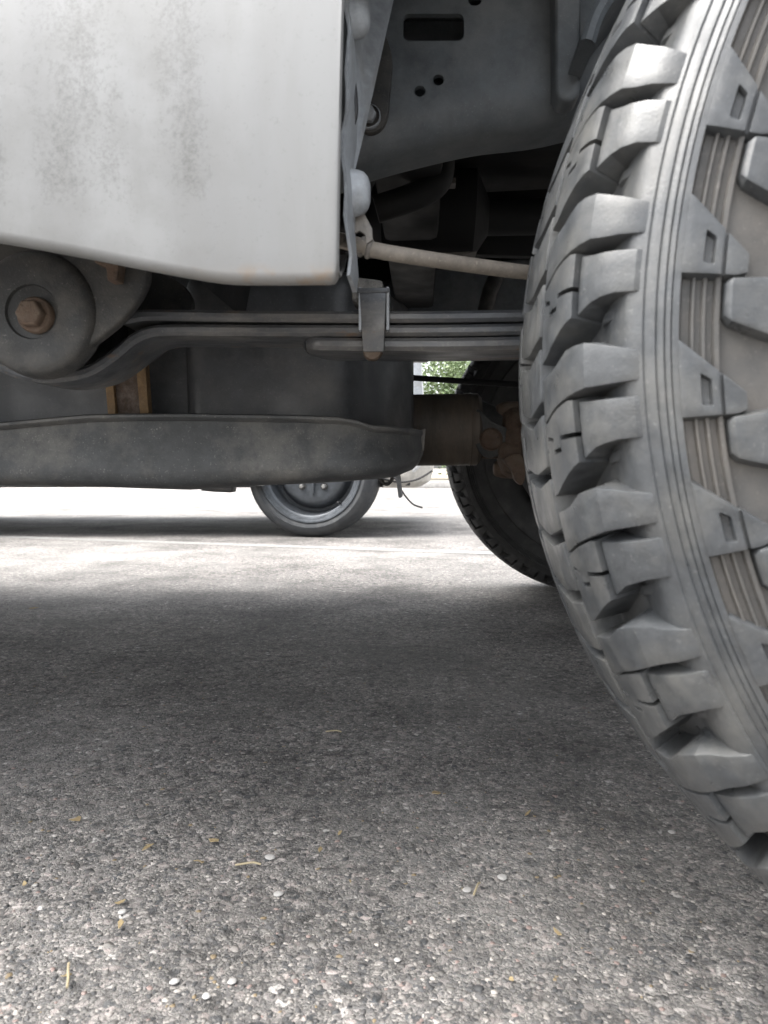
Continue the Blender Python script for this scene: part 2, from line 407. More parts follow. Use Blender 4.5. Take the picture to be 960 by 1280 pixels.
# ------------------------------------------------------------------ pickup truck
TR = (-1.1, 1.2, 0)
truck = thing('pickup_truck', 'dirty white pickup truck with chunky off-road tyres and exposed leaf spring', 'truck', TR)
WX, WY, WZ, TW = .4736, .452, .408, .235           # near rear wheel centre
FARSIDE = 2.4 - .0
AX_FAR = 2.11                                 # far wheel centre plane
FARSIDE = AX_FAR + WY - SIDE - .0
def part(name, bm, m, parent=None, sharp=35):
    return obj(name, bm, m, parent or truck, sharp=sharp)
# --- lower quarter panel ahead of the arch
def lower_panel():
    edge = smooth([P(-2600, 262, SIDE), P(-900, 262, SIDE), P(-300, 266, SIDE), P(-100, 287, SIDE), P(0, 301, SIDE), P(100, 319, SIDE), P(200, 338.5, SIDE), P(275, 351, SIDE), P(330, 353, SIDE), P(408, 352.5, SIDE)], 6)
    xs = [(p.x, p.z) for p in edge]
    xe, zb = P(421, 352, SIDE).x, xs[-1][1]
    xs += [(xe-.0022, zb+.0004), (xe-.0006, zb+.002), (xe, zb+.006)]
    top = .66; secs = []
    for x, z in xs:
        r = .006; s = []
        s.append((x, SIDE+.05, z+.026)); s.append((x, SIDE+.03, z+.010))
        for k in range(7):
            a = math.pi*.5*k/6
            s.append((x, SIDE+.008-.008*math.sin(a), z+r-r*math.cos(a)))
        for k in range(1, 15):
            f = k/14; zz = z+r+(top-z-r)*f
            s.append((x+.007*max(0, f)*(1 if x > -.2 else 0)*max(0, (x+.2)/.2), SIDE-.006*math.sin(f*math.pi), zz))
        secs.append(s)
    # hem folded inwards at the arch
    last = secs[-1]
    secs.append([(p[0]+.0012, p[1]+.002, p[2]) for p in last]); secs.append([(p[0]+.0008, p[1]+.006, p[2]) for p in last]); secs.append([(p[0]-.004, p[1]+.008, p[2]) for p in last])
    bm = new(); loft(bm, secs, closed=False, caps=False)
    return part('quarter_panel', bm, M['panel'], sharp=50)
lower_panel()
XE = P(421, 352, SIDE).x
def arch_outline(cx, r, z0, n=24):
    a0 = math.asin(max(-1, min(1, (z0-WZ)/r)))
    return [(cx + r*math.cos(t), WZ + r*math.sin(t)) for t in [math.pi-a0 - (math.pi-2*a0)*k/n for k in range(n+1)]]
FX = WX - 3.15
def body_side(y0, y1):
    z0 = .64; rr = WX - XE - .010
    o = [(-3.55, .62), (-3.55, 1.08), (-2.2, 1.22), (1.42, 1.30), (1.42, z0)]
    o2 = arch_outline(WX, rr, z0)[::-1]
    rest = [(-.9, z0), (-.95, .47), (FX+.52, .47)]
    o3 = arch_outline(FX, .50, .47)[::-1]
    bm = new(); prism(bm, o + o2 + rest + o3, y0, y1); bev(bm, .006)
    return part('body_side', bm, M['panel'], sharp=30)
body_side(SIDE+.002, SIDE+.03); body_side(FARSIDE-.03, FARSIDE-.002)
def rear_quarter(y0, y1, x0, x1):
    bm = new(); prism(bm, [(x0, .46), (x1, .46), (x1, .638), (x0, .638)], y0, y1); bev(bm, .006); part('quarter_panel', bm, M['panel'])
xr = 2*WX - XE
rear_quarter(SIDE+.002, SIDE+.03, xr, 1.42); rear_quarter(FARSIDE-.03, FARSIDE-.002, xr, 1.42); rear_quarter(FARSIDE-.03, FARSIDE-.002, -.9, XE)
bm = new(); box(bm, (.44, (SIDE+FARSIDE)/2, .87), (1.94, FARSIDE-SIDE-.062, .03)); part('bed_floor', bm, M['under'])
bm = new(); box(bm, (1.43, (SIDE+FARSIDE)/2, .98), (.04, FARSIDE-SIDE-.07, .60)); bev(bm, .01); part('tailgate', bm, M['panel'])
bm = new(); box(bm, (1.53, (SIDE+FARSIDE)/2, .58), (.12, FARSIDE-SIDE-.02, .17)); bev(bm, .03, 3); part('rear_bumper', bm, M['bumper'])
bm = new(); box(bm, (-.54, (SIDE+FARSIDE)/2, 1.07), (.03, FARSIDE-SIDE-.066, .40)); part('bed_front_wall', bm, M['panel'])
bm = new(); box(bm, (-1.55, (SIDE+FARSIDE)/2, .62), (1.9, FARSIDE-SIDE-.066, .05)); part('cab_floor', bm, M['under'])
def cab():
    ym = (SIDE+FARSIDE)/2; hw = (FARSIDE-SIDE)/2-.05
    secs = []
    for z, x0, x1, k in ((1.24, -2.25, -.56, 1.0), (1.50, -1.98, -.58, .96), (1.76, -1.68, -.64, .90), (1.82, -1.58, -.70, .86)):
        h = hw*k; secs.append([(x0, ym-h, z), (x1, ym-h, z), (x1, ym+h, z), (x0, ym+h, z)])
    bm = new(); loft(bm, secs); bev(bm, .04, 3); c = part('cab', bm, M['panel'])
    bm = new(); s = ym-hw*.985
    prism(bm, [(-1.90, 1.30), (-1.30, 1.30), (-1.30, 1.70), (-1.62, 1.70)], s-.005, s+.02); obj('window', bm, M['glass'], c)
    bm = new(); prism(bm, [(-1.24, 1.30), (-.66, 1.30), (-.70, 1.70), (-1.24, 1.70)], s-.005, s+.02); obj('window', bm, M['glass'], c)
    bm = new(); loft(bm, [[(-3.53, ym-hw, .62), (-3.53, ym+hw, .62), (-3.53, ym+hw, 1.06), (-3.53, ym-hw, 1.06)], [(-2.26, ym-hw, .62), (-2.26, ym+hw, .62), (-2.26, ym+hw, 1.23), (-2.26, ym-hw, 1.23)]]); bev(bm, .03)
    part('hood', bm, M['panel'])
    bm = new(); box(bm, (-3.62, ym, .58), (.14, 2*hw+.1, .20)); bev(bm, .03, 3); part('front_bumper', bm, M['bumper'])
    for sgn in (-1, 1):
        bm = new(); box(bm, (-3.555, ym+sgn*(hw-.16), .90), (.04, .26, .17)); bev(bm, .015); part('headlight', bm, M['zinc'])
cab()
# --- arch flange with domed rubber plugs and the liner strip above it
FL = P(434, 200, SIDE+.012).x
def flange():
    bm = new(); secs = []
    for i in range(30):
        z = P(434, 338, SIDE+.01).z - .002 + i*.012
        wob = .0012*math.sin(i*1.7)+.0016*math.sin(i*.63+1); d = .043+.006*math.sin(i*.9)
        secs.append([(FL+wob-.002, SIDE+.014, z), (FL+wob, SIDE+.013, z), (FL+wob*.5+.001, SIDE+.014+d, z), (FL+wob*.5-.002, SIDE+.015+d, z)])
    loft(bm, secs); f = part('arch_flange', bm, M['primer'], sharp=45)
    for py in (22, 243):
        c = P(441, py, SIDE+.05)
        bm = new()
        lathe(bm, [(.0005, .0115), (.0045, .0112), (.0075, .0098), (.0096, .0072), (.0105, .0035), (.0112, 0), (.0118, -.003)], (FL, SIDE+.048, c.z), 20, 'X')
        for v in bm.verts: v.co.z = c.z + (v.co.z-c.z)*1.35
        obj('plug', bm, M['primer'], f, sharp=60)
    bm = new(); a = [P(437, 40, SIDE+0.058), P(439, 215, SIDE+0.058), P(452, 160, SIDE+0.090), P(494, -25, SIDE+0.130), P(470, -80, SIDE+0.130)]
    v1 = [bm.verts.new(p) for p in a]; v2 = [bm.verts.new(p+Vector((.002, .004, 0))) for p in a]
    quad(bm, *v1); quad(bm, *v2); grid_faces(bm, [v1, v2], True); bev(bm, .0008, 1)
    obj('liner_strip', bm, M['primer'], f)
    bm = new(); pts = smooth([P(441, 95, SIDE+0.055), P(444, 118, SIDE+0.052), P(445, 140, SIDE+0.050), P(442, 155, SIDE+0.052)], 5); tube(bm, pts, .0016, 8); obj('wire_clip', bm, M['black'], f)
    # bracket hanging from the lower plug and holding the pipe
    bm = new(); YB = SIDE+.055
    o = [XZ(440, 262, YB), XZ(453, 262, YB), XZ(465, 285, YB), XZ(466, 300, YB), XZ(458, 305, YB), XZ(456, 293, YB), XZ(449, 288, YB), XZ(442, 293, YB)]
    prism(bm, o, YB, YB+.0035); bev(bm, .001, 2); obj('pipe_bracket', bm, M['dust_steel'], f)
flange()
# --- fuel pipe
def pipe():
    YP = .53; pts = smooth([P(380, 290, YP), P(432, 302, YP), P(470, 313, YP), P(530, 323, YP+.01), P(600, 333, YP+.03), P(665, 341, YP+.05), P(800, 352, YP+.1), P(900, 340, YP+.2)], 8)
    bm = new(); tube(bm, pts, .0055, 16); p = part('fuel_pipe', bm, M['tan'], sharp=60)
    for x0 in (449, 458):
        bm = new(); a, b_ = P(x0, 307.5+(x0-449)*.27, YP), P(x0+7, 309.5+(x0-449)*.27, YP)
        tube(bm, [a, a.lerp(b_, .3), a.lerp(b_, .7), b_], [.0058, .0072, .0072, .0058], 16); obj('clamp', bm, M['dust_steel'], p, sharp=60)
    bm = new(); a, b_ = P(424, 299, YP-.03), P(452, 308, YP-.012); tube(bm, [a, b_], .0042, 12); part('vent_hose', bm, M['tan'])
pipe()
# --- frame rails
RY = .70
def rail(y0, y1, holes, nm='frame_rail'):
    f = -1 if y1 < y0 else 1
    sta = [(-3.5, .50, .66), (-1.2, .48, .64), (-.6, .50, .66)]
    a, b_ = P(450, 195, RY), P(585, 160, RY); c = P(722, 138, RY)
    sta += [(-.3, .545, .71), (a.x-.06, a.z-.025, .78), (a.x, a.z, .80), (b_.x, b_.z, .82), (c.x, c.z, .83), (.30, .72, .84), (.55, .735, .84), (.8, .70, .83), (1.1, .64, .79), (1.4, .62, .77)]
    secs = []
    for p in smooth([(x, lo, hi) for x, lo, hi in sta], 6):
        x, lo, hi = p; r = .028; s = []
        w_ = abs(y1-y0)
        for cy, cz, a0 in ((y0+f*r, lo+r, 180), (y0+f*(w_-r*.4), lo+r*.4, 270), (y0+f*(w_-r*.4), hi-r*.4, 0), (y0+f*r, hi-r, 90)):
            rr = r if cy == y0+f*r else r*.4
            for k in range(5):
                t = R(a0+90*k/4); s.append((x, cy+f*rr*math.cos(t), cz+rr*math.sin(t)))
        secs.append(s)
    bm = new(); loft(bm, secs); o = part(nm, bm, M['frame'], sharp=50)
    if holes: cut(o, holes)
    o.data.set_sharp_from_angle(angle=R(40))
    return o
def rr_hole(px0, py0, px1, py1, r=7):
    def f(bm):
        out = []
        for cx, cy, a0 in ((px1-r, py1-r, 0), (px0+r, py1-r, 90), (px0+r, py0+r, 180), (px1-r, py0+r, 270)):
            for k in range(5):
                t = R(a0+90*k/4); out.append(XZ(cx+r*math.cos(t), cy+r*math.sin(t), RY))
        prism(bm, out, RY-.02, RY+.02)
    return f
rail_o = rail(RY, RY+.075, None)
cut(rail_o, [lambda bm: prism(bm, [XZ(478, 140, RY), XZ(640, 118, RY), XZ(640, -30, RY), XZ(478, -30, RY)], RY+.006, RY+.069)])
cut(rail_o, [rr_hole(504, 17, 580, 51, 8), rr_hole(518, 107, 532, 121, 6.9), rr_hole(541, 93, 555, 107, 6.9), rr_hole(585, -8, 602, 7, 7)])
rail_o.data.set_sharp_from_angle(angle=R(40))
rail(AX_FAR+WY-RY, AX_FAR+WY-RY-.075, None)
# bracket on the rail near the tyre, with a bent lip
def rail_brackets():
    bm = new(); Yb = RY-.03
    prism(bm, [XZ(694, -60, Yb), XZ(728, -60, Yb), XZ(726, 118, Yb), XZ(714, 126, Yb), XZ(700, 123, Yb), XZ(695, 112, Yb)], Yb, RY-.001); bev(bm, .006, 3)
    part('bump_stop_bracket', bm, M['frame'])
    bm = new(); Yb = RY-.055
    pts = smooth([P(726, 75, Yb), P(738, 40, Yb), P(762, 5, Yb), P(800, -40, Yb)], 6)
    ribbon(bm, [(p.x, p.z) for p in pts], .012, Yb-.03, RY-.002); part('bracket_lip', bm, M['frame'])
    # rust-brown shackle plate at the front of the arch
    Yb = RY-.045; bm = new()
    o = smooth([XZ(478, 40, Yb), XZ(490, 70, Yb), XZ(488, 110, Yb), XZ(483, 150, Yb), XZ(468, 165, Yb), XZ(452, 160, Yb), XZ(448, 120, Yb), XZ(456, 60, Yb)], 4, True)
    prism(bm, o, Yb, Yb+.008); bev(bm, .002); b_ = part('mount_plate', bm, M['hanger'])
    bm = new(); c = P(461, 147, Yb); lathe(bm, [(.0105, 0), (.0105, -.003), (.0095, -.004)], c, 20, 'Y'); 
    lathe(bm, [(.0068, -.003), (.0068, -.009), (.005, -.0105), (.0003, -.0105)], c, 6, 'Y'); obj('bolt', bm, M['primer'], b_, sharp=25)
rail_brackets()
# --- leaf spring
SY0, SY1 = .60, .665
def leaf_spring():
    SP = thing_part = None
    bm = new()
    p1 = [P(-10, 360, SY0), P(60, 352, SY0), P(110, 372, SY0), P(150, 396, SY0), P(185, 393, SY0), P(300, 394.5, SY0), P(450, 395.5, SY0), P(560, 395, SY0), P(655, 393.5, SY0), P(800, 392, SY0)]
    top = [(p.x, p.z) for p in smooth(p1, 6)] + [(.49, P(800, 392, SY0).z+.004), (.8, .50), (1.10, .56)]
    ribbon(bm, top, .0090, SY0, SY1)
    root = part('leaf_spring', bm, M['spring'])
    bm = new()
    p2 = smooth([P(-40, 410, SY0), P(-25, 440, SY0), P(5, 460, SY0), P(40, 470, SY0), P(75, 470, SY0), P(110, 462, SY0), P(140, 443, SY0), P(163, 424, SY0), P(185, 414, SY0), P(215, 411.5, SY0), P(300, 412, SY0), P(450, 412.5, SY0), P(560, 412, SY0), P(655, 410.5, SY0), P(800, 409, SY0)], 6)
    ribbon(bm, [(p.x, p.z) for p in p2] + [(.49, P(800, 409, SY0).z+.004), (.75, .478), (.95, .51)], .0090, SY0+.001, SY1-.001)
    obj('leaf', bm, M['spring'], root)
    bm = new(); z3 = lambda px, py: XZ(px, py, SY0)
    p3 = [Vector((*z3(378, 428.5), 0)), Vector((*z3(386, 428.5), 0)), Vector((*z3(450, 429.5), 0)), Vector((*z3(560, 429.5), 0)), Vector((*z3(655, 428), 0)), Vector((*z3(800, 426.5), 0))]
    pts = [(p.x, p.y) for p in smooth(p3, 6)] + [(.49, XZ(800, 426.5, SY0)[1]+.004), (.85, .48)]
    ribbon(bm, pts, .0104, SY0+.0005, SY1)
    # rounded tongue end
    x0 = pts[0][0]
    for v in bm.verts:
        d = v.co.x-x0
        if d < .014:
            k = max(0, 1-d/.014); ym = (SY0+SY1)/2; v.co.y = ym+(v.co.y-ym)*(1-.55*k*k); v.co.z += .002*k
    obj('leaf', bm, M['spring'], root)
    bm = new(); ribbon(bm, [(.33, pts[-2][1]-.014), (.49, pts[-2][1]-.012), (.66, pts[-2][1]-.012)], .012, SY0+.001, SY1-.001); obj('leaf', bm, M['spring'], root)
    # dark rust-scaled seams where the leaves meet
    # rebound clip
    c = part('spring_clip', (lambda b: (prism(b, [XZ(449, 366, SY0-.006), XZ(483, 366, SY0-.006), XZ(480, 440, SY0-.006), XZ(454, 440, SY0-.006)], SY0-.0075, SY0-.002), bev(b, .0015), b)[2])(new()), M['spring'])
    zt, zbm = P(466, 368, SY0).z, P(466, 440, SY0).z; xc = P(466, 400, SY0-.005).x
    bm = new(); box(bm, (xc, (SY0+SY1)/2, zt+.0015), (.026, SY1-SY0+.016, .004)); bev(bm, .001); obj('top_plate', bm, M['spring'], c)
    bm = new(); box(bm, (xc, SY1+.005, (zt+zbm)/2+.010), (.024, .005, zt-zbm-.02)); bev(bm, .001); obj('back_strap', bm, M['spring'], c)
    for px in (450.5, 485):
        q = P(px, 400, SY0-.003); bm = new(); box(bm, (q.x, SY0-.0015, (P(0, 368, SY0).z+P(0, 418, SY0).z)/2), (.0022, .011, .034)); bev(bm, .0006); obj('clip_edge', bm, M['primer'], c)
    bm = new(); q = P(466, 441, SY0-.002); tube(bm, [(q.x, SY0-.006, q.z+.001), (q.x, SY0-.003, q.z+.001), (q.x, SY0+.012, q.z+.004)], [.0065, .0078, .0078], 16); obj('bolt', bm, M['rust'], c, sharp=50)
    # scuffed rubber pad standing on the spring behind the clip
    bm = new(); Yp = SY0+.02
    prism(bm, [XZ(438, 338, Yp), XZ(446, 346, Yp), XZ(478, 350, Yp), XZ(481, 384, Yp), XZ(455, 387, Yp), XZ(440, 376, Yp)], Yp, Yp+.03); bev(bm, .003, 2); part('bump_pad', bm, M['mesh_rubber'])
    # hanger plates
    HY = .568
    o = smooth([XZ(-90, 230, HY), XZ(60, 270, HY), XZ(150, 300, HY), XZ(180, 325, HY), XZ(183, 352, HY), XZ(165, 385, HY), XZ(135, 415, HY), XZ(95, 440, HY), XZ(45, 452, HY), XZ(0, 451, HY), XZ(-55, 435, HY), XZ(-95, 380, HY), XZ(-110, 300, HY)], 5, True)
    bm = new(); prism(bm, o, HY, HY+.012); bev(bm, .004, 3); h = part('spring_hanger', bm, M['hanger'], sharp=50)
    bm = new(); prism(bm, o, SY1+.012, SY1+.022); obj('back_plate', bm, M['hanger'], h)
    cb = P(36, 388, HY-.01)
    bm = new(); lathe(bm, [(.050, .012), (.048, -.0005), (.0455, -.0045), (.041, -.0065), (.030, -.007), (.021, -.0065), (.020, -.004), (.0003, -.004)], (cb.x, HY, cb.z), 40, 'Y'); obj('boss', bm, M['hanger'], h, sharp=60)
    bm = new(); lathe(bm, [(.0140, -.004), (.0138, -.0085), (.0126, -.0100), (.0003, -.0100)], (cb.x+.0035, HY, cb.z-.003), 28, 'Y'); obj('washer', bm, M['rust'], h, sharp=50)
    bm = new(); lathe(bm, [(.0108, -.0095), (.0108, -.0160), (.0094, -.0178), (.0003, -.0178)], (cb.x+.003, HY, cb.z-.003), 6, 'Y'); bev(bm, .001, 2); obj('bolt_head', bm, M['rust'], h, sharp=40)
    bm = new(); tube(bm, [(cb.x, SY0-.01, cb.z), (cb.x, SY1+.01, cb.z)], .03, 24); obj('bushing', bm, M['black'], h)
    # rusty tab on the hanger
    HT = HY-.016; bm = new()
    prism(bm, [XZ(112, 312, HT), XZ(150, 318, HT), XZ(148, 332, HT), XZ(146, 350, HT), XZ(134, 351, HT), XZ(132, 334, HT), XZ(118, 328, HT)], HT, HT+.014); bev(bm, .0015); obj('rusty_tab', bm, M['rust'], h)
leaf_spring()
# --- fuel tank, strap and skid tray
def tank():
    zt = P(300, 336, .815).z; z0 = .366
    bm = new(); a = P(442, 460, .805)
    X0 = P(225, 400, .805).x
    out = [(X0, .785+.02), (a.x, .805), (P(513, 450, .975).x, .975), (P(517, 450, 1.12).x, 1.12), (P(505, 450, 1.22).x, 1.25), (X0, 1.25)]
    prismz(bm, out, z0, zt); bev(bm, .030, 5, 25); tk = part('fuel_tank', bm, M['tank'], sharp=60)
    bm = new(); zl = P(200, 425, .815).z
    prismz(bm, [(-.98, .820), (X0+.05, .820), (X0+.05, 1.24), (-.98, 1.24)], z0, zl+.03); bev(bm, .03, 4, 25); obj('tank_shell', bm, M['tank'], tk, sharp=60)
    # strap with ochre edges
    Ys = .785
    bm = new(); prism(bm, [XZ(143, 428, Ys), XZ(178, 428, Ys), XZ(174, 522, Ys), XZ(146, 522, Ys)], Ys, Ys+.01); s = part('tank_strap', bm, M['strap'])
    for q in (((131, 466), (141, 462), (146, 522), (136, 522)), ((170, 450), (182, 449), (187, 522), (176, 522))):
        bm = new(); prism(bm, [XZ(*p, Ys-.004) for p in q], Ys-.006, Ys+.006); bev(bm, .001); obj('strap_edge', bm, M['strapedge'], s)
    sta = [(-700, 540, 598, .775), (-660, 532, 606, .765), (-300, 530, 608, .760), (0, 528.5, 608, .760), (60, 523, 609, .760), (110, 518.5, 610, .760), (160, 517.5, 612, .760), (210, 517, 613.5, .760), (240, 517, 612, .760), (300, 518, 608, .760), (370, 519, 605, .760), (425, 521, 602, .761), (447, 525, 600, .764), (465, 531, 599, .770), (490, 533, 596, .785), (510, 535, 588, .810), (522, 537, 577, .845), (529, 539, 562, .885), (531, 543, 551, .935)]
    secs = []
    for px, tp, bt, Yf in sta:
        A, B = P(px, tp, Yf), P(px, bt, Yf); x, zt_, zb_ = A.x, A.z, B.z; h = zt_-zb_
        s = [(x, Yf+.02, zt_-.001), (x, Yf-.006, zt_), (x, Yf-.0085, zt_-.0015), (x, Yf-.0085, zt_-.004), (x, Yf-.006, zt_-.0055), (x, Yf+.004, zt_-.0075)]
        for k in range(1, 9):
            f = k/8; s.append((x, Yf+.004-.012*math.sin(f*math.pi*.62)+.055*max(0, f-.45)**2/.3*.9, zt_-.0075-(h-.0075)*math.sin(f*math.pi/2)**.9))
        s += [(x, Yf+.07, zb_-.001), (x, 1.20, zb_), (x, 1.27, zb_+.4*h), (x, 1.285, zt_)]
        secs.append(s)
    bm = new(); loft(bm, secs, closed=False, caps=False)
    bm.verts.ensure_lookup_table(); n = len(secs[0]); quad(bm, *bm.verts[-n:]); quad(bm, *bm.verts[:n])
    tr = part('skid_tray', bm, M['tray'], sharp=45)
    bm = new(); Yk = .885
    prism(bm, [XZ(524, 538, Yk-.01), XZ(532, 536, Yk-.01), XZ(530, 563, Yk-.01), XZ(527, 565, Yk-.01)], Yk-.012, Yk+.004); bev(bm, .001); obj('edge_tab', bm, M['dust_steel'], tr)
    # bits that hang under the tray
    bm = new(); tube(bm, smooth([P(474, 596, 1.0), P(478, 603, 1.0), P(484, 605.5, 1.0), P(489, 601, 1.0), P(490, 594, 1.0)], 5), .0022, 8); obj('hook', bm, M['hanger'], tr)
    bm = new(); prism(bm, [XZ(494, 590, 1.02), XZ(500, 590, 1.02), XZ(503.5, 620, 1.02), XZ(501, 622.5, 1.02), XZ(498, 622, 1.02)], 1.02, 1.024); bev(bm, .0008, 1); obj('hanging_strip', bm, M['primer'], tr)
    bm = new(); prism(bm, [XZ(248, 613, 1.1), XZ(268, 604, 1.1), XZ(290, 604, 1.1), XZ(290, 616, 1.1), XZ(266, 615, 1.1)], 1.1, 1.13); bev(bm, .004); obj('drain_boss', bm, M['spring'], tr)
tank()
# --- prop shaft, universal joint, axle
def driveline():
    Ys = 1.245; a, b_ = P(505, 538, Ys), P(596, 537, Ys); r = .0595
    bm = new(); q = P(588, 537, Ys)
    tube(bm, [(-1.9, Ys, .46), (a.x, Ys, a.z), (q.x-.004, Ys, q.z), (q.x-.001, Ys, q.z), (q.x+.001, Ys, q.z), (b_.x, Ys, b_.z), (b_.x+.006, Ys, b_.z)], [r, r, r, r*1.022, r, r, r*.9], 40, True)
    sh = part('prop_shaft', bm, M['shaft'], sharp=40)
    c = P(614, 549, 1.185)
    bm = new(); tube(bm, [(b_.x, Ys, b_.z), (b_.x+.03, Ys, b_.z-.002), (b_.x+.05, Ys, b_.z-.004)], [.05, .04, .034], 24); obj('weld_yoke', bm, M['hanger'], sh)
    for s in (-1, 1):
        bm = new(); prism(bm, smooth([(b_.x-.005, b_.z-.028), (c.x, c.z-.03), (c.x+.03, c.z-.012), (c.x+.03, c.z+.014), (c.x, c.z+.03), (b_.x-.005, b_.z+.03)], 3, True), Ys+s*.042-.012, Ys+s*.042+.012); bev(bm, .004); obj('yoke_ear', bm, M['hanger'], sh)
    bm = new(); lathe(bm, [(.0185, .03), (.0185, -.002), (.0165, -.004), (.0150, -.002), (.012, -.001), (.0003, -.001)], (c.x, 1.189, c.z), 24, 'Y'); obj('bearing_cap', bm, M['rust'], sh, sharp=40)
    bm = new(); lathe(bm, [(.0185, -.03), (.0185, .03)], (c.x+.002, Ys, c.z), 20, 'Z', True); obj('bearing_cap', bm, M['rust'], sh)
    # pinion flange, rusty, with lobes
    bm = new(); px = c.x+.035
    lathe(bm, [(.03, -.02), (.055, -.012), (.062, 0), (.062, .012), (.045, .02), (.04, .09)], (px, Ys, c.z), 28, 'X', True)
    for ang in (20, 110, 200, 290):
        t = R(ang); lathe(bm, [(.009, -.024), (.013, -.020), (.016, -.008), (.017, .012)], (px, Ys+.050*math.cos(t), c.z+.050*math.sin(t)), 12, 'X', True)
    bev(bm, .007, 2); pf = part('pinion_flange', bm, M['rust'])
    bm = new(); prism(bm, smooth([(*XZ(630, 574, 1.155), 0), (*XZ(650, 568, 1.155), 0), (*XZ(657, 588, 1.155), 0), (*XZ(653, 606, 1.155), 0), (*XZ(644, 600, 1.155), 0), (*XZ(640, 588, 1.155), 0)], 4, True), 1.155, 1.178); bev(bm, .004, 2); obj('lobe', bm, M['rust'], pf)
    # differential and axle tube
    bm = new(); zc = WZ
    lathe(bm, [(.03, -.24), (.055, -.18), (.075, -.12), (.12, -.08), (.135, 0), (.12, .08), (.06, .12), (.01, .13)], (WX, Ys, zc), 32, 'X', True); ax = part('rear_axle', bm, M['hanger'])
    bm = new(); tube(bm, [(WX, WY+.14, zc), (WX, AX_FAR-.14, zc)], .042, 24); obj('axle_tube', bm, M['hanger'], ax)
    for y in (WY+.15, AX_FAR-.15):
        bm = new(); lathe(bm, [(.04, -.02), (.14, -.02), (.15, 0), (.15, .04), (.04, .05)], (WX, y, zc), 32, 'Y', True); obj('brake_drum', bm, M['rust'], ax)
    # far leaf spring
    for k in range(3):
        bm = new(); z = .462-.0128*k; x0 = (-.32, -.28, -.10)[k]
        ribbon(bm, [(x0, z), (.1, z+.002), (WX, z+.004), (.8, z+.02), (1.1-.1*k, z+.07)], .0112, AX_FAR+WY-SY1, AX_FAR+WY-SY0); part('spring_leaf', bm, M['spring'])
    # thin brake bar in the gap
    bm = new(); tube(bm, [P(420, 464, 1.45), P(518, 472.5, 1.45), P(650, 481, 1.45), P(760, 488, 1.45)], .0058, 10); part('brake_cable', bm, M['black'])
    # dim underbody clutter
    for x, wd, z0, z1 in ((-.02, .09, .72, .85), (.78, .09, .74, .85), (1.2, .1, .70, .84)):
        bm = new(); box(bm, (x, (RY+AX_FAR+WY-RY)/2, (z0+z1)/2), (wd, AX_FAR+WY-2*RY-.16, z1-z0)); bev(bm, .012); part('cross_member', bm, M['under'])
    bm = new(); tube(bm, [P(380, 262, 1.30), P(460, 268, 1.30), P(480, 268, 1.30), P(592, 270, 1.30), P(610, 272, 1.30), P(700, 270, 1.30)], [.03, .03, .075, .075, .03, .03], 24); part('muffler', bm, M['under'])
    bm = new(); tube(bm, smooth([P(470, 262, 1.0), P(520, 245, 1.0), P(548, 225, 1.0), P(552, 190, 1.0)], 6), .018, 14); part('vent_hose', bm, M['under'])
    bm = new(); prism(bm, [XZ(598, 240, 1.35), XZ(690, 235, 1.35), XZ(690, 322, 1.35), XZ(590, 318, 1.35), XZ(596, 296, 1.35)], 1.35, 1.37); bev(bm, .004); hp = part('heat_shield', bm, M['under'])
    bm = new(); prism(bm, [XZ(634, 250, 1.34), XZ(644, 250, 1.34), XZ(643, 276, 1.34), XZ(633, 276, 1.34)], 1.335, 1.352); obj('shield_rib', bm, M['black'], hp)
    bm = new(); prism(bm, [XZ(510, 318, 1.2), XZ(596, 314, 1.2), XZ(560, 322, 1.2)], 1.2, 1.26); part('stay_bracket', bm, M['dust_steel'])
    bm = new(); prism(bm, [XZ(552, 222, 1.05), XZ(570, 222, 1.05), XZ(570, 229, 1.05), XZ(552, 230, 1.05)], 1.05, 1.07); part('small_clip', bm, M['dust_steel'])
    bm = new(); pts = [P(604, 400, 1.55), P(612, 365, 1.55), P(625, 335, 1.55)]; tube(bm, pts, .016, 12); part('shock_absorber', bm, M['hanger'])
driveline()
# wheel houses (inner arch tunnels)
for y0, y1 in ((RY+.09, SIDE+.032), (AX_FAR+WY-RY-.09, FARSIDE-.032)):
    bm = new(); secs = []
    ym = y0
    for k in range(25):
        t = R(8 + 164*k/24); r0 = .67
        secs.append([(WX+r0*math.cos(t), y, WZ+r0*math.sin(t)) for y in (ym, y1)])
    loft(bm, secs, closed=False, caps=False); part('wheel_house', bm, M['under'])
bm = new(); y = AX_FAR+WY-RY-.02; prism(bm, [(-.3, .80), (1.3, .80), (1.3, .96), (-.3, .96)], y, y+.012); part('inner_wheel_wall', bm, M['under'])

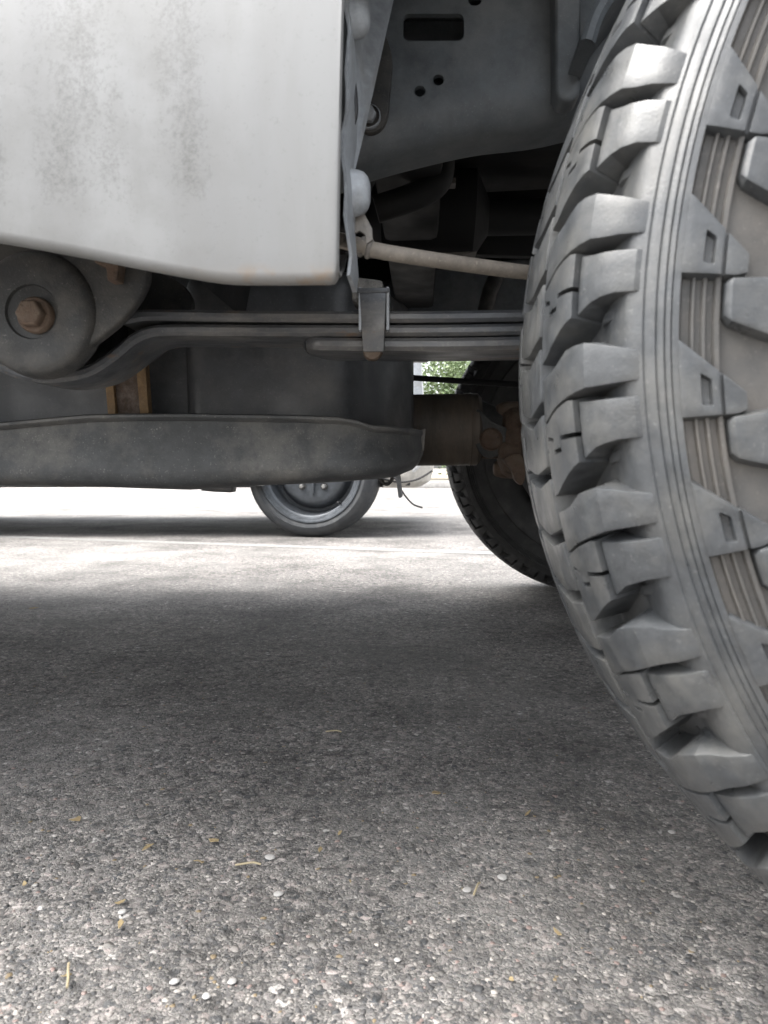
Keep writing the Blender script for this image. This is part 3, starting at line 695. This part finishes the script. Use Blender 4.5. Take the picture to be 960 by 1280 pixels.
# ------------------------------------------------------------------ off-road tyres
# half profile of the tyre: (arc coordinate, half width, radius)
PROF = [(0, 0, .410), (.03, .024, .4098), (.06, .048, .4090), (.085, .068, .4073), (.100, .0825, .4040), (.110, .0920, .3990), (.1185, .0990, .3925), (.1275, .1060, .3825), (.1368, .1122, .3697), (.1475, .1165, .3612), (.164, .1193, .3485), (.1815, .1210, .3350), (.206, .1218, .3130), (.23, .1195, .2870), (.26, .1125, .2570), (.285, .1020, .2360), (.300, .0940, .2240)]
_s = [p[0] for p in PROF]
_P = [Vector((p[1], p[2])) for p in PROF]
_T = [Vector((.8, 0))] + [(_P[i+1]-_P[i-1])/(_s[i+1]-_s[i-1]) for i in range(1, len(_P)-1)] + [(_P[-1]-_P[-2])/(_s[-1]-_s[-2])]
def prof(s):
    """smooth point and outward normal on the profile"""
    sg = -1 if s < 0 else 1; s = min(abs(s), _s[-1]-1e-6)
    i = max(k for k in range(len(_s)-1) if _s[k] <= s); h = _s[i+1]-_s[i]; t = (s-_s[i])/h
    a, b_, u, v = _P[i], _P[i+1], _T[i]*h, _T[i+1]*h
    p = a*(2*t**3-3*t*t+1) + u*(t**3-2*t*t+t) + b_*(3*t*t-2*t**3) + v*(t**3-t*t)
    d = a*(6*t*t-6*t) + u*(3*t*t-4*t+1) + b_*(6*t-6*t*t) + v*(3*t*t-2*t)
    n = Vector((-d.y, d.x)).normalized()
    return Vector((sg*p.x, p.y)), Vector((sg*n.x, n.y))
PITCHES = 36; PA = 2*math.pi/PITCHES
def tp(t, s, n):
    """t: fraction of a pitch going down at the front of the tyre; y<0 is the outer side"""
    p, nn = prof(s); q = p+nn*n; th = -t*PA
    return Vector((-q.y*math.cos(th), -q.x, q.y*math.sin(th)))
def interp(tab, s):
    if s <= tab[0][0]: return tab[0][1]
    for (a, u), (b_, v) in zip(tab[:-1], tab[1:]):
        if s <= b_: return u+(v-u)*(s-a)/(b_-a)
    return tab[-1][1]
def lug(lo, hi, ss, top, base=-.022, vs=(0, .33, .67, 1), mirror=False, bevel=.0006, draft=(.035, .035)):
    bm = new(); T, B = [], []
    sg = -1 if mirror else 1
    for s in ss:
        a, b_ = interp(lo, s), interp(hi, s); r1, r2 = [], []
        for v in vs:
            t = a+(b_-a)*v; n = top(s, v) if callable(top) else interp(top, s)
            tt = t if not mirror else t
            r1.append(bm.verts.new(tp(tt, sg*s, n)))
            k = draft[1] if v == 1 else (-draft[0] if v == 0 else 0)
            r2.append(bm.verts.new(tp(tt+k, sg*s, base if not callable(base) else base(s))))
        T.append(r1); B.append(r2)
    grid_faces(bm, T)
    grid_faces(bm, [[r[0] for r in T], [r[0] for r in B]]); grid_faces(bm, [[r[-1] for r in T], [r[-1] for r in B]])
    grid_faces(bm, [T[0], B[0]]); grid_faces(bm, [T[-1], B[-1]])
    if bevel: 
        bmesh.ops.recalc_face_normals(bm, faces=bm.faces)
        es = [e for e in bm.edges if len(e.link_faces) == 2 and e.calc_face_angle(0) > R(38)]
        bmesh.ops.bevel(bm, geom=es, offset=bevel, segments=2, profile=.6, affect='EDGES', clamp_overlap=True)
    return bm
def fr(a, b_, n): return [a+(b_-a)*k/n for k in range(n+1)]
def zig(c, amp):   # zigzag sipe line in (s, t)
    return [(.050, c+amp), (.060, c+amp), (.0605, c-amp), (.074, c-amp*.6), (.0745, c+amp*1.4), (.088, c+amp), (.0885, c-amp*.8), (.105, c-amp)]
VSTART = [(.05, .15), (.070, .10), (.088, .0), (.103, -.11), (.113, -.19), (.125, -.22), (.138, -.20)]
A_LO = [(.05, .27), (.070, .24), (.088, .20), (.100, .11), (.110, .08), (.120, .11), (.134, .19)]
A_HI = [(.05, .60), (.088, .47), (.100, .43), (.112, .39), (.134, .38)]
B_LO = [(.05, .63), (.088, .495), (.100, .455), (.112, .47), (.134, .48)]
B_HI = [(s, v+1.0) for s, v in VSTART]
def lug_meshes(mat):
    L = []
    ss = fr(.056, .094, 5)+[.1, .106, .112, .118, .124, .130, .136]
    atop = lambda s, v: (0 if s < .113 else (-.0014 if s < .119 else (-.0004 if s < .1265 else (-.0009 if s < .131 else -.0035))))
    L.append(('shoulder_lug', lambda mi: lug(A_LO, A_HI, ss, atop, mirror=mi), True))
    # lug with sipe: two halves, then the stepped shoulder foot
    mid = zig(.74, .045); g_ = .017
    sb = [.056, .060, .0605, .067, .074, .0745, .081, .088, .0885, .094, .0995, .103]
    bt = [(.05, 0), (.0985, 0), (.103, -.001)]
    L.append(('tread_block', lambda mi: lug(B_LO, [(s, v-g_) for s, v in mid], sb, bt, vs=(0, .5, 1), mirror=mi, bevel=0, draft=(.035, 0)), True))
    L.append(('tread_block', lambda mi: lug([(s, v+g_) for s, v in mid], B_HI, sb, bt, vs=(0, .5, 1), mirror=mi, bevel=0, draft=(0, .035)), True))
    L.append(('shoulder_step', lambda mi: lug([(s, v+.012) for s, v in B_LO], [(s, v-.012) for s, v in B_HI], [.1035, .107, .112, .118, .124, .130, .134], [(.103, -.0042), (.112, -.0040), (.118, -.0022), (.124, -.0010), (.130, -.0010), (.134, -.0030)], mirror=mi), True))
    # centre blocks
    L.append(('centre_block', lambda mi: lug([(-.05, .02), (0, .10), (.05, .0)], [(-.05, .42), (0, .50), (.05, .40)], [-.046, -.03, -.012, .004, .004+.012, .03, .048], [(-.05, 0), (.05, 0)]), False))
    L.append(('centre_block', lambda mi: lug([(-.05, .50), (0, .60), (.05, .50)], [(-.05, .92), (0, .98), (.05, .90)], [-.048, -.03, -.012, .004, .004+.012, .03, .046], [(-.05, 0), (.05, 0)]), False))
    return L
def biter_c():
    def top(s, v):
        e = .0012
        if .1585 < s < .1640 and .30 < v < .80: return -.0025
        if .1680 < s < .1700: return -.0012
        return e
    ss = [.1475, .152, .1580, .1590, .1630, .1640, .1678, .1684, .1696, .1702, .176, .1815]
    return lug([(.1475, -.02), (.178, .34), (.1815, .39)], [(.1475, .52), (.178, .54), (.1815, .52)], ss, top, -.007, vs=(0, .1, .28, .32, .78, .82, 1), bevel=.0009)
def biter_d():
    return lug([(.171, .60), (.174, .565), (.209, .55)], [(.171, .82), (.174, .87), (.209, 1.08)], [.171, .174, .184, .193, .202, .206, .209], [(.171, .0), (.174, .0025), (.206, .0025), (.209, .0005)], -.007, vs=(0, .15, .5, .85, 1), bevel=.0009)
def carcass():
    def n(s):
        tab = [(0, -.0170), (.104, -.0190), (.112, -.0180), (.118, -.0140), (.124, -.0075), (.128, -.0030), (.1325, -.0013), (.1330, -.0019), (.1336, -.0012), (.1362, -.0008), (.1367, -.0014), (.1373, -.0007), (.1396, -.0004), (.1401, -.0010), (.1407, -.0004), (.1430, -.0002), (.1435, -.0008), (.1440, -.0002), (.1475, -.0002),
               (.1485, -.0045), (.1530, -.0050), (.1540, -.0028), (.1555, -.0028), (.1563, -.0050), (.1590, -.0050), (.1600, -.0028), (.1616, -.0028), (.1624, -.0050), (.1655, -.0050), (.1665, -.0022), (.1690, -.0022), (.1700, -.0055), (.19, -.0055), (.206, -.0048), (.208, -.0008), (.216, 0), (.218, -.001), (.40, -.001)]
        return interp(tab, s)
    ss = sorted(set([0, .03, .06, .09, .104, .109, .114, .119, .124, .128, .131, .1325, .1330, .1336, .1362, .1367, .1373, .1396, .1401, .1407, .1430, .1435, .1440, .1475, .1485, .1530, .1540, .1555, .1563, .1590, .1600, .1616, .1624, .1655, .1665, .1690, .1700, .176, .183, .19, .198, .206, .208, .216, .218, .23, .245, .26, .28, .30, _s[-1]]))
    bm = new(); nseg = 180; secs = []
    allS = [-s for s in ss[::-1]] + ss[1:]
    rows = []
    for k in range(nseg):
        rows.append([bm.verts.new(tp(k*PITCHES/nseg, s, n(abs(s)))) for s in allS])
    rows.append(rows[0])
    grid_faces(bm, rows)
    idx = {v: abs(s) for r in rows for v, s in zip(r, allS)}
    for f in bm.faces: f.material_index = 1 if .1478 < sum(idx[v] for v in f.verts)/4 < .207 else 0
    return bm
def void_bar():   # little stepped ridge on the floor of each shoulder void
    return lug([(.108, -.10), (.113, -.14), (.126, -.17), (.130, -.14)], [(.108, -.06), (.113, -.07), (.126, -.09), (.130, -.10)], [.108, .113, .119, .126, .130], [(.108, -.0165), (.119, -.0125), (.126, -.0066), (.130, -.0050)], -.022, vs=(0, 1), bevel=.0006)
def rim_mesh(bm):
    lathe(bm, [(.226, -.125), (.232, -.128), (.234, -.122), (.222, -.112), (.205, -.09), (.20, -.06), (.19, -.055), (.12, -.075), (.07, -.085), (.06, -.11), (.0005, -.112)], (0, 0, 0), 48, 'Y')
    lathe(bm, [(.234, .122), (.222, .112), (.20, .06), (.195, -.05)], (0, 0, 0), 48, 'Y')
def build_tyre(cx, cy, cz, m1, m2, phase, flip, full):
    bm = carcass(); tyre = obj('tyre', bm, m1, truck, sharp=40); tyre.data.materials.append(m2)
    tyre.location = (cx, cy, cz); tyre.rotation_euler = (0, phase, math.pi if flip else 0)
    if full:
        kinds = []
        for nm, f, both in lug_meshes(m1):
            kinds.append((nm, mesh(nm, f(False), m1, 18), 0))
            if both: kinds.append((nm, mesh(nm, f(True), m1, 18), .37))
        kinds.append(('sidewall_lug', mesh('sidewall_lug', biter_c(), m1, 18), .16))
        kinds.append(('sidewall_block', mesh('sidewall_block', biter_d(), m1, 18), .16))
        kinds.append(('void_ridge', mesh('void_ridge', void_bar(), m1, 18), 0))
        for nm, me, off in kinds:
            for k in range(PITCHES):
                o = bpy.data.objects.new(nm, me); COL.objects.link(o); o.parent = tyre
                o.rotation_euler = (0, (k-off)*PA, 0)
    else:
        tot = new()
        for nm, f, both in lug_meshes(m1):
            for mi in ((False, True) if both else (False,)):
                me = mesh('tmp', f(mi), None)
                for k in range(PITCHES):
                    n0 = len(tot.verts); tot.from_mesh(me); tot.verts.ensure_lookup_table()
                    rot = Matrix.Rotation(k*PA-(.37*PA if mi else 0), 4, 'Y')
                    for v in tot.verts[n0:]: v.co = rot @ v.co
        me = mesh('tread_lugs', tot, m1, 30, recalc=False); o = bpy.data.objects.new('tread_lugs', me); COL.objects.link(o); o.parent = tyre; o['kind'] = 'stuff'
        build_tyre.tread = me
    bm = new(); rim_mesh(bm); rim = obj('rim', bm, M['alloy'], truck); rim.location = (cx, cy, cz); rim.rotation_euler = (0, 0, math.pi if flip else 0)
    for k in range(6):
        t = k*math.pi/3; bm = new(); lathe(bm, [(.011, -.085), (.011, -.108), (.008, -.112), (.0004, -.112)], (.045*math.cos(t)*1.9, 0, .045*math.sin(t)*1.9), 6, 'Y'); o = obj('lug_nut', bm, M['zinc'], rim, inv=False)
    return tyre
near_tyre = build_tyre(WX, WY, WZ, M['rubber'], M['rubber_wall'], 0.0, False, True)
near_tyre['label'] = 'dusty near rear off-road tyre with deep shoulder lugs'
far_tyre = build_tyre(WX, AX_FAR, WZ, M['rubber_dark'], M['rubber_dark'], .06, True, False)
for cy, fl in ((WY, False), (AX_FAR, True)):    # front pair, out of the picture
    ty = bpy.data.objects.new('tyre', far_tyre.data); COL.objects.link(ty); ty.parent = truck; ty.matrix_parent_inverse = INV[truck.name]
    ty.location = (FX, cy, WZ); ty.rotation_euler = (0, .03, math.pi if fl else 0)
    tl = bpy.data.objects.new('tread_lugs', build_tyre.tread); COL.objects.link(tl); tl.parent = ty; tl['kind'] = 'stuff'
    bm = new(); rim_mesh(bm); rm = obj('rim', bm, M['alloy'], truck); rm.location = (FX, cy, WZ); rm.rotation_euler = (0, 0, math.pi if fl else 0)

# ------------------------------------------------------------------ white car parked beyond
def parked_car():
    g = G(388, 672); ang = R(4)
    car = thing('parked_van', 'small white van on grey steel wheels parked beyond the pickup', 'van', (g.x, g.y, 0), ang)
    CR, W = .330, 1.62
    def cp(name, bm, m, parent=car, sharp=35): return obj(name, bm, m, parent, inv=False, sharp=sharp)
    RX, FXc, sill, top = 0.0, -2.6, .285, .90
    def arch(cx, r):
        z0 = sill; a0 = math.asin((z0-CR)/r)
        return [(cx+r*math.cos(t), CR+r*math.sin(t)) for t in [a0+(math.pi-2*a0)*k/16 for k in range(17)]]
    o = [(.50, .30), (.555, .36), (.57, .62), (.545, .92), (.40, 1.0), (-.5, 1.06), (-2.0, 1.05), (-3.25, 1.03), (-3.3, .55), (-3.27, .32), (-3.15, sill)]
    o += arch(FXc, .385)[::-1] + arch(RX, .385)[::-1] + [(.42, sill)]
    bm = new(); prism(bm, o, .0+.025, W-.025); bev(bm, .03, 3, 40); cp('body', bm, M['white_car'])
    bm = new(); secs = []
    for z, x0, x1, k in ((1.03, -3.24, -.30, .97), (1.25, -3.20, -.58, .92), (1.60, -3.12, -1.0, .85), (1.66, -3.0, -1.1, .80)):
        h = W/2*k-.02; secs.append([(x0, W/2-h, z), (x1, W/2-h, z), (x1, W/2+h, z), (x0, W/2+h, z)])
    loft(bm, secs); bev(bm, .04, 3); cabn = cp('cabin', bm, M['white_car'])
    for x0, x1, x2, x3 in ((-1.30, -.55, -.95, -1.30), (-2.2, -1.38, -1.38, -2.2), (-3.1, -2.28, -2.28, -3.05)):
        bm = new(); a = [(x0, .062, 1.12), (x1, .062, 1.12), (x2, .125, 1.55), (x3, .125, 1.55)]
        v1 = [bm.verts.new(p) for p in a]; v2 = [bm.verts.new((p[0], p[1]+.05, p[2])) for p in a]; quad(bm, *v1); quad(bm, *v2); grid_faces(bm, [v1, v2], True); obj('side_window', bm, M['glass'], cabn, inv=False)
    # front bumper with chamfered corner and grey lamp up the corner
    bm = new(); zb = .245
    out = [(.37, .012), (.50, .02), (.60, .10), (.635, .30), (.64, W/2), (.635, W-.30), (.60, W-.10), (.50, W-.02), (.37, W-.012)]
    secs = []
    for z, dx in ((zb, -.07), (zb+.03, -.02), (zb+.10, 0), (.50, .0), (.53, -.03)):
        secs.append([(x+dx*(1 if x > .45 else .2), y, z) for x, y in out])
    loft(bm, secs, closed=True); bev(bm, .008, 2); rb = cp('front_bumper', bm, M['bumper'])
    for yy, zz in ((.06, .275), (.20, .30)):
        bm = new(); box(bm, (.47, yy, zz), (.05, .05, .04)); bev(bm, .006); obj('bumper_clip', bm, M['hanger'], rb, inv=False)
    bm = new(); prism(bm, [(.470, .56), (.558, .56), (.545, .88), (.455, .88)], .018, .10); bev(bm, .008); cp('headlamp', bm, M['primer'])
    bm = new(); box(bm, (-1.25, .035, .285), (2.05, .05, .06)); bev(bm, .012); cp('sill', bm, M['white_car'])
    bm = new(); box(bm, (-1.2, W/2, .29), (3.3, W-.30, .09)); bev(bm, .01); cp('underbody', bm, M['under'])
    # loose wires under the bumper
    for pts in ([(.36, .10, .33), (.42, .08, .29), (.45, .06, .23), (.50, .05, .17), (.55, .045, .15)], [(.30, .12, .31), (.42, .10, .275), (.52, .09, .285), (.60, .08, .33)], [(.30, .14, .29), (.38, .11, .27), (.45, .10, .33)]):
        bm = new(); tube(bm, smooth([(x, y-.10, z) for x, y, z in pts], 6), .0048, 8); obj('loose_wire', bm, M['black'], rb, inv=False)
    def wheel(x, y, flip, steer=0):
        r0 = .234
        bm = new(); hw = .085
        pr = [(r0, .0-.005), (r0+.006, -.010), (r0+.020, -.014), (.255, -.019), (.275, -.016), (.288, -.006), (.2955, .008), (.2985, .020), (.300, .04), (.3005, hw), (.300, .13), (.2985, .15), (.29, .17), (.25, .185), (r0, .17)]
        lathe(bm, pr, (0, 0, 0), 96, 'Y'); w_ = cp('tyre', bm, M['car_tyre'], sharp=50); w_.location = (x, y, CR); w_.rotation_euler = (0, 0, steer+(math.pi if flip else 0))
        w_.scale = (1.1, 1.1, 1.1)
        # tread and shoulder sipes as real shallow blocks
        me0 = new(); box(me0, (0, .026, 0), (.0115, .030, .006)); 
        for v in me0.verts: v.co.z += .2975 - (.012 if v.co.y < .02 else 0)*.6
        mb = mesh('tread_block', me0, M['car_tyre'])
        for k in range(100):
            ob = bpy.data.objects.new('tread_block', mb); COL.objects.link(ob); ob.parent = w_; ob.rotation_euler = (0, k*2*math.pi/100, 0)
        bm = new()
        pr = [(r0+.001, .001), (r0+.003, -.010), (r0-.001, -.0135), (r0-.007, -.012), (r0-.010, -.006), (r0-.019, -.003), (r0-.022, .004), (r0-.031, .012), (r0-.034, .050), (r0-.038, .085), (.188, .094), (.176, .093), (.168, .080), (.160, .062), (.152, .053), (.140, .049), (.12, .049), (.08, .050), (.07, .052), (.055, .052), (.045, .046), (.036, .038), (.034, .026), (.030, .022), (.0005, .021)]
        lathe(bm, pr, (0, 0, 0), 96, 'Y'); lathe(bm, [(r0-.031, .013), (r0-.04, .09), (r0-.006, .16), (r0+.002, .168)], (0, 0, 0), 64, 'Y')
        rim = cp('steel_rim', bm, M['rim_silver'], sharp=40); rim.location = (x, y, CR); rim.rotation_euler = (0, 0, steer+(math.pi if flip else 0))
        rim.scale = (1.1, 1.1, 1.1)
        for k in range(5):
            t = 2*math.pi*k/5-R(54)
            bm = new(); lathe(bm, [(.0125, .054), (.0115, .036), (.009, .031), (.0004, .030)], (.088*math.cos(t), 0, .088*math.sin(t)), 6, 'Y'); obj('wheel_nut', bm, M['zinc'], rim, inv=False)
            bm = new(); lathe(bm, [(.017, .0525), (.0165, .0465), (.0130, .0480)], (.088*math.cos(t), 0, .088*math.sin(t)), 20, 'Y'); obj('nut_seat', bm, M['hanger'], rim, inv=False)
            t2 = t+math.pi/5
            bm = new(); box(bm, (.082*math.cos(t2), .046, .082*math.sin(t2)), (.05, .012, .010), (0, -t2, 0)); bev(bm, .003); obj('rim_rib', bm, M['rim_silver'], rim, inv=False)
        t = R(-47); bm = new(); tube(bm, [(.202*math.cos(t), .03, .202*math.sin(t)), (.196*math.cos(t), -.002, .196*math.sin(t)), (.190*math.cos(t), -.016, .190*math.sin(t))], [.006, .0045, .0038], 10); obj('valve', bm, M['black'], rim, inv=False)
    wheel(RX, .012, False, -R(11)); wheel(FXc, .012, False); wheel(RX, W-.012, True, -R(15)); wheel(FXc, W-.012, True)
parked_car()

# ------------------------------------------------------------------ verge and trees beyond the lot
def verge():
    bm = new(); box(bm, (0, 13.0, .06), (60, .16, .12)); bev(bm, .02, 2); structure('kerb', bm, M['kerb'])
    bm = new(); vs = [bm.verts.new(p) for p in ((-40, 13.08, .10), (40, 13.08, .10), (40, 60, .25), (-40, 60, .25))]; bm.faces.new(vs); structure('dry_earth_verge', bm, M['grass'])
verge()
def tree(x, y, h, rad, seed, label):
    t = thing('leafy_tree', label, 'tree', (x, y, .11), group='trees beyond the lot')
    g = np.random.default_rng(seed); rr = random.Random(seed)
    bm = new(); tube(bm, [(0, 0, -.1), (.02, .02, h*.2), (.05, -.03, h*.45), (0, 0, h*.75)], [.16, .13, .09, .03], 10)
    for k in range(9):
        a = rr.uniform(0, 6.28); z0 = h*rr.uniform(.12, .5); l = rad*rr.uniform(.5, .85)
        tube(bm, [(0, 0, z0), (l*.5*math.cos(a), l*.5*math.sin(a), z0+.3), (l*math.cos(a), l*math.sin(a), z0+rr.uniform(.3, 1.1))], [.06, .04, .012], 7)
    obj('trunk', bm, M['bark'], t, inv=False)
    nC = 90; cl = g.normal(size=(nC, 3)); cl /= np.linalg.norm(cl, axis=1)[:, None]; cl *= (g.random((nC, 1))**.4)
    cl = cl*np.array([rad, rad, h*.5]) + np.array([0, 0, h*.53])
    per = 330; n = nC*per
    c = np.repeat(cl, per, 0) + g.normal(size=(n, 3))*rad*.16
    c[:, 2] = np.maximum(c[:, 2], .12)
    u = g.normal(size=(n, 3)); u /= np.linalg.norm(u, axis=1)[:, None]; v = np.cross(u, g.normal(size=(n, 3))); v /= np.linalg.norm(v, axis=1)[:, None]
    L_ = (.028+.026*g.random((n, 1)))
    co = np.stack([c-u*L_, c+v*L_*.42, c+u*L_, c-v*L_*.42], 1).reshape(-1, 3)
    me = bpy.data.meshes.new('crown'); me.vertices.add(len(co)); me.vertices.foreach_set('co', co.ravel())
    me.loops.add(n*4); me.loops.foreach_set('vertex_index', np.arange(n*4, dtype=np.int32)); me.polygons.add(n); me.polygons.foreach_set('loop_start', np.arange(n, dtype=np.int32)*4)
    me.update(calc_edges=True); me.materials.append(M['leaf']); link('crown', me, t, inv=False)
tree(1.15, 14.6, 3.8, 1.5, 1, 'bushy green tree seen past the front corner of the white van')
tree(-1.9, 15.4, 4.4, 1.8, 2, 'taller green tree on the verge behind the white van')
tree(4.2, 15.2, 4.0, 1.7, 3, 'wide green tree on the verge behind the pickup tailgate')

# ------------------------------------------------------------------ litter on the asphalt
def litter():
    fleck = grimy('yellow_leaf_scrap', (.27, .21, .11), (.20, .145, .08), None, .8, 0, 200, .5, 0, .3, 900, .0005)
    straw = grimy('dry_straw', (.33, .28, .18), (.26, .21, .13), None, .8, 0, 200, .5, 0, .3, 900, .0005)
    pale = grimy('white_pebble', (.36, .35, .335), (.28, .27, .26), None, .6, 0, 150, .5, 0, .4, 700, .0005)
    r2 = random.Random(5)
    for i, (px, py) in enumerate([(95, 1023), (30, 1103), (150, 1126), (438, 1101), (400, 1061), (185, 1057), (250, 1076), (545, 990), (697, 1164), (83, 1218), (425, 1040), (268, 1050), (660, 1015), (640, 1222), (40, 760), (150, 1155)]):
        p = G(px, py, .004); bm = new(); n = 6; l = p.length*.0062*r2.uniform(.8, 1.5)
        pts = []
        for k in range(n):
            a = 2*math.pi*k/n; q = l*r2.uniform(.55, 1.15); pts.append((q*math.cos(a), .5*q*math.sin(a), .0008*r2.uniform(-1, 2)))
        v1 = [bm.verts.new(q) for q in pts]; v2 = [bm.verts.new((q[0], q[1], q[2]+.0006)) for q in pts]; quad(bm, *v1); quad(bm, *v2); grid_faces(bm, [v1, v2], True)
        o = obj('leaf_scrap', bm, fleck); o.location = (p.x, p.y, .0028); o.rotation_euler = (r2.uniform(-.2, .2), r2.uniform(-.2, .2), r2.uniform(0, 6.28))
        o['label'] = 'tiny dry yellow leaf scrap lying on the asphalt'; o['category'] = 'leaf scrap'; o['group'] = 'leaf scraps on the asphalt'
    SL = ['short straw stem lying in the deep shade under the truck', 'longest straw stem, lying beside a white pebble on the asphalt', 'curled pale husk touching a white pebble on the asphalt', 'thick yellow stem near a cluster of white pebbles']
    for i, (px, py, ln, a) in enumerate([(417, 914, 20, 0), (310, 1080, 32, .05), (596, 1110, 16, .9), (85, 1218, 26, -.8)]):
        p = G(px, py, .004); sc = p.length/F_PX; bm = new()
        q = Vector((math.cos(a), math.sin(a)*2.2, 0))*ln*.5*sc
        tube(bm, smooth([-q, -q*.3+Vector((0, 0, .0010)), q*.4+Vector((0, .001, .0012)), q], 3), [.0009]*10, 6)
        o = obj('straw_stem', bm, straw); o.location = (p.x, p.y, .0035)
        o['label'] = SL[i]; o['category'] = 'straw'; o['group'] = 'straw stems on the asphalt'
    for px, py, s in [(338, 1069, 9), (348, 1115, 8), (628, 1094, 9), (584, 1110, 8), (153, 1137, 7), (218, 1224, 8), (290, 1224, 8), (258, 1242, 8), (44, 1104, 4), (497, 1197, 6), (840, 1038, 6)]:
        p = G(px, py, .003); sc = p.length/F_PX; bm = new(); bmesh.ops.create_icosphere(bm, subdivisions=2, radius=s*sc*.72)
        for v in bm.verts: v.co = Vector((v.co.x*1.1, v.co.y*1.0, v.co.z*.32))*r2.uniform(.9, 1.1)
        o = obj('pebble', bm, pale, sharp=80); o.location = (p.x, p.y, .0015); o.rotation_euler = (0, 0, r2.uniform(0, 6))
        o['label'] = 'smooth white pebble set in the grey asphalt'; o['category'] = 'pebble'; o['group'] = 'white pebbles in the asphalt'
litter()
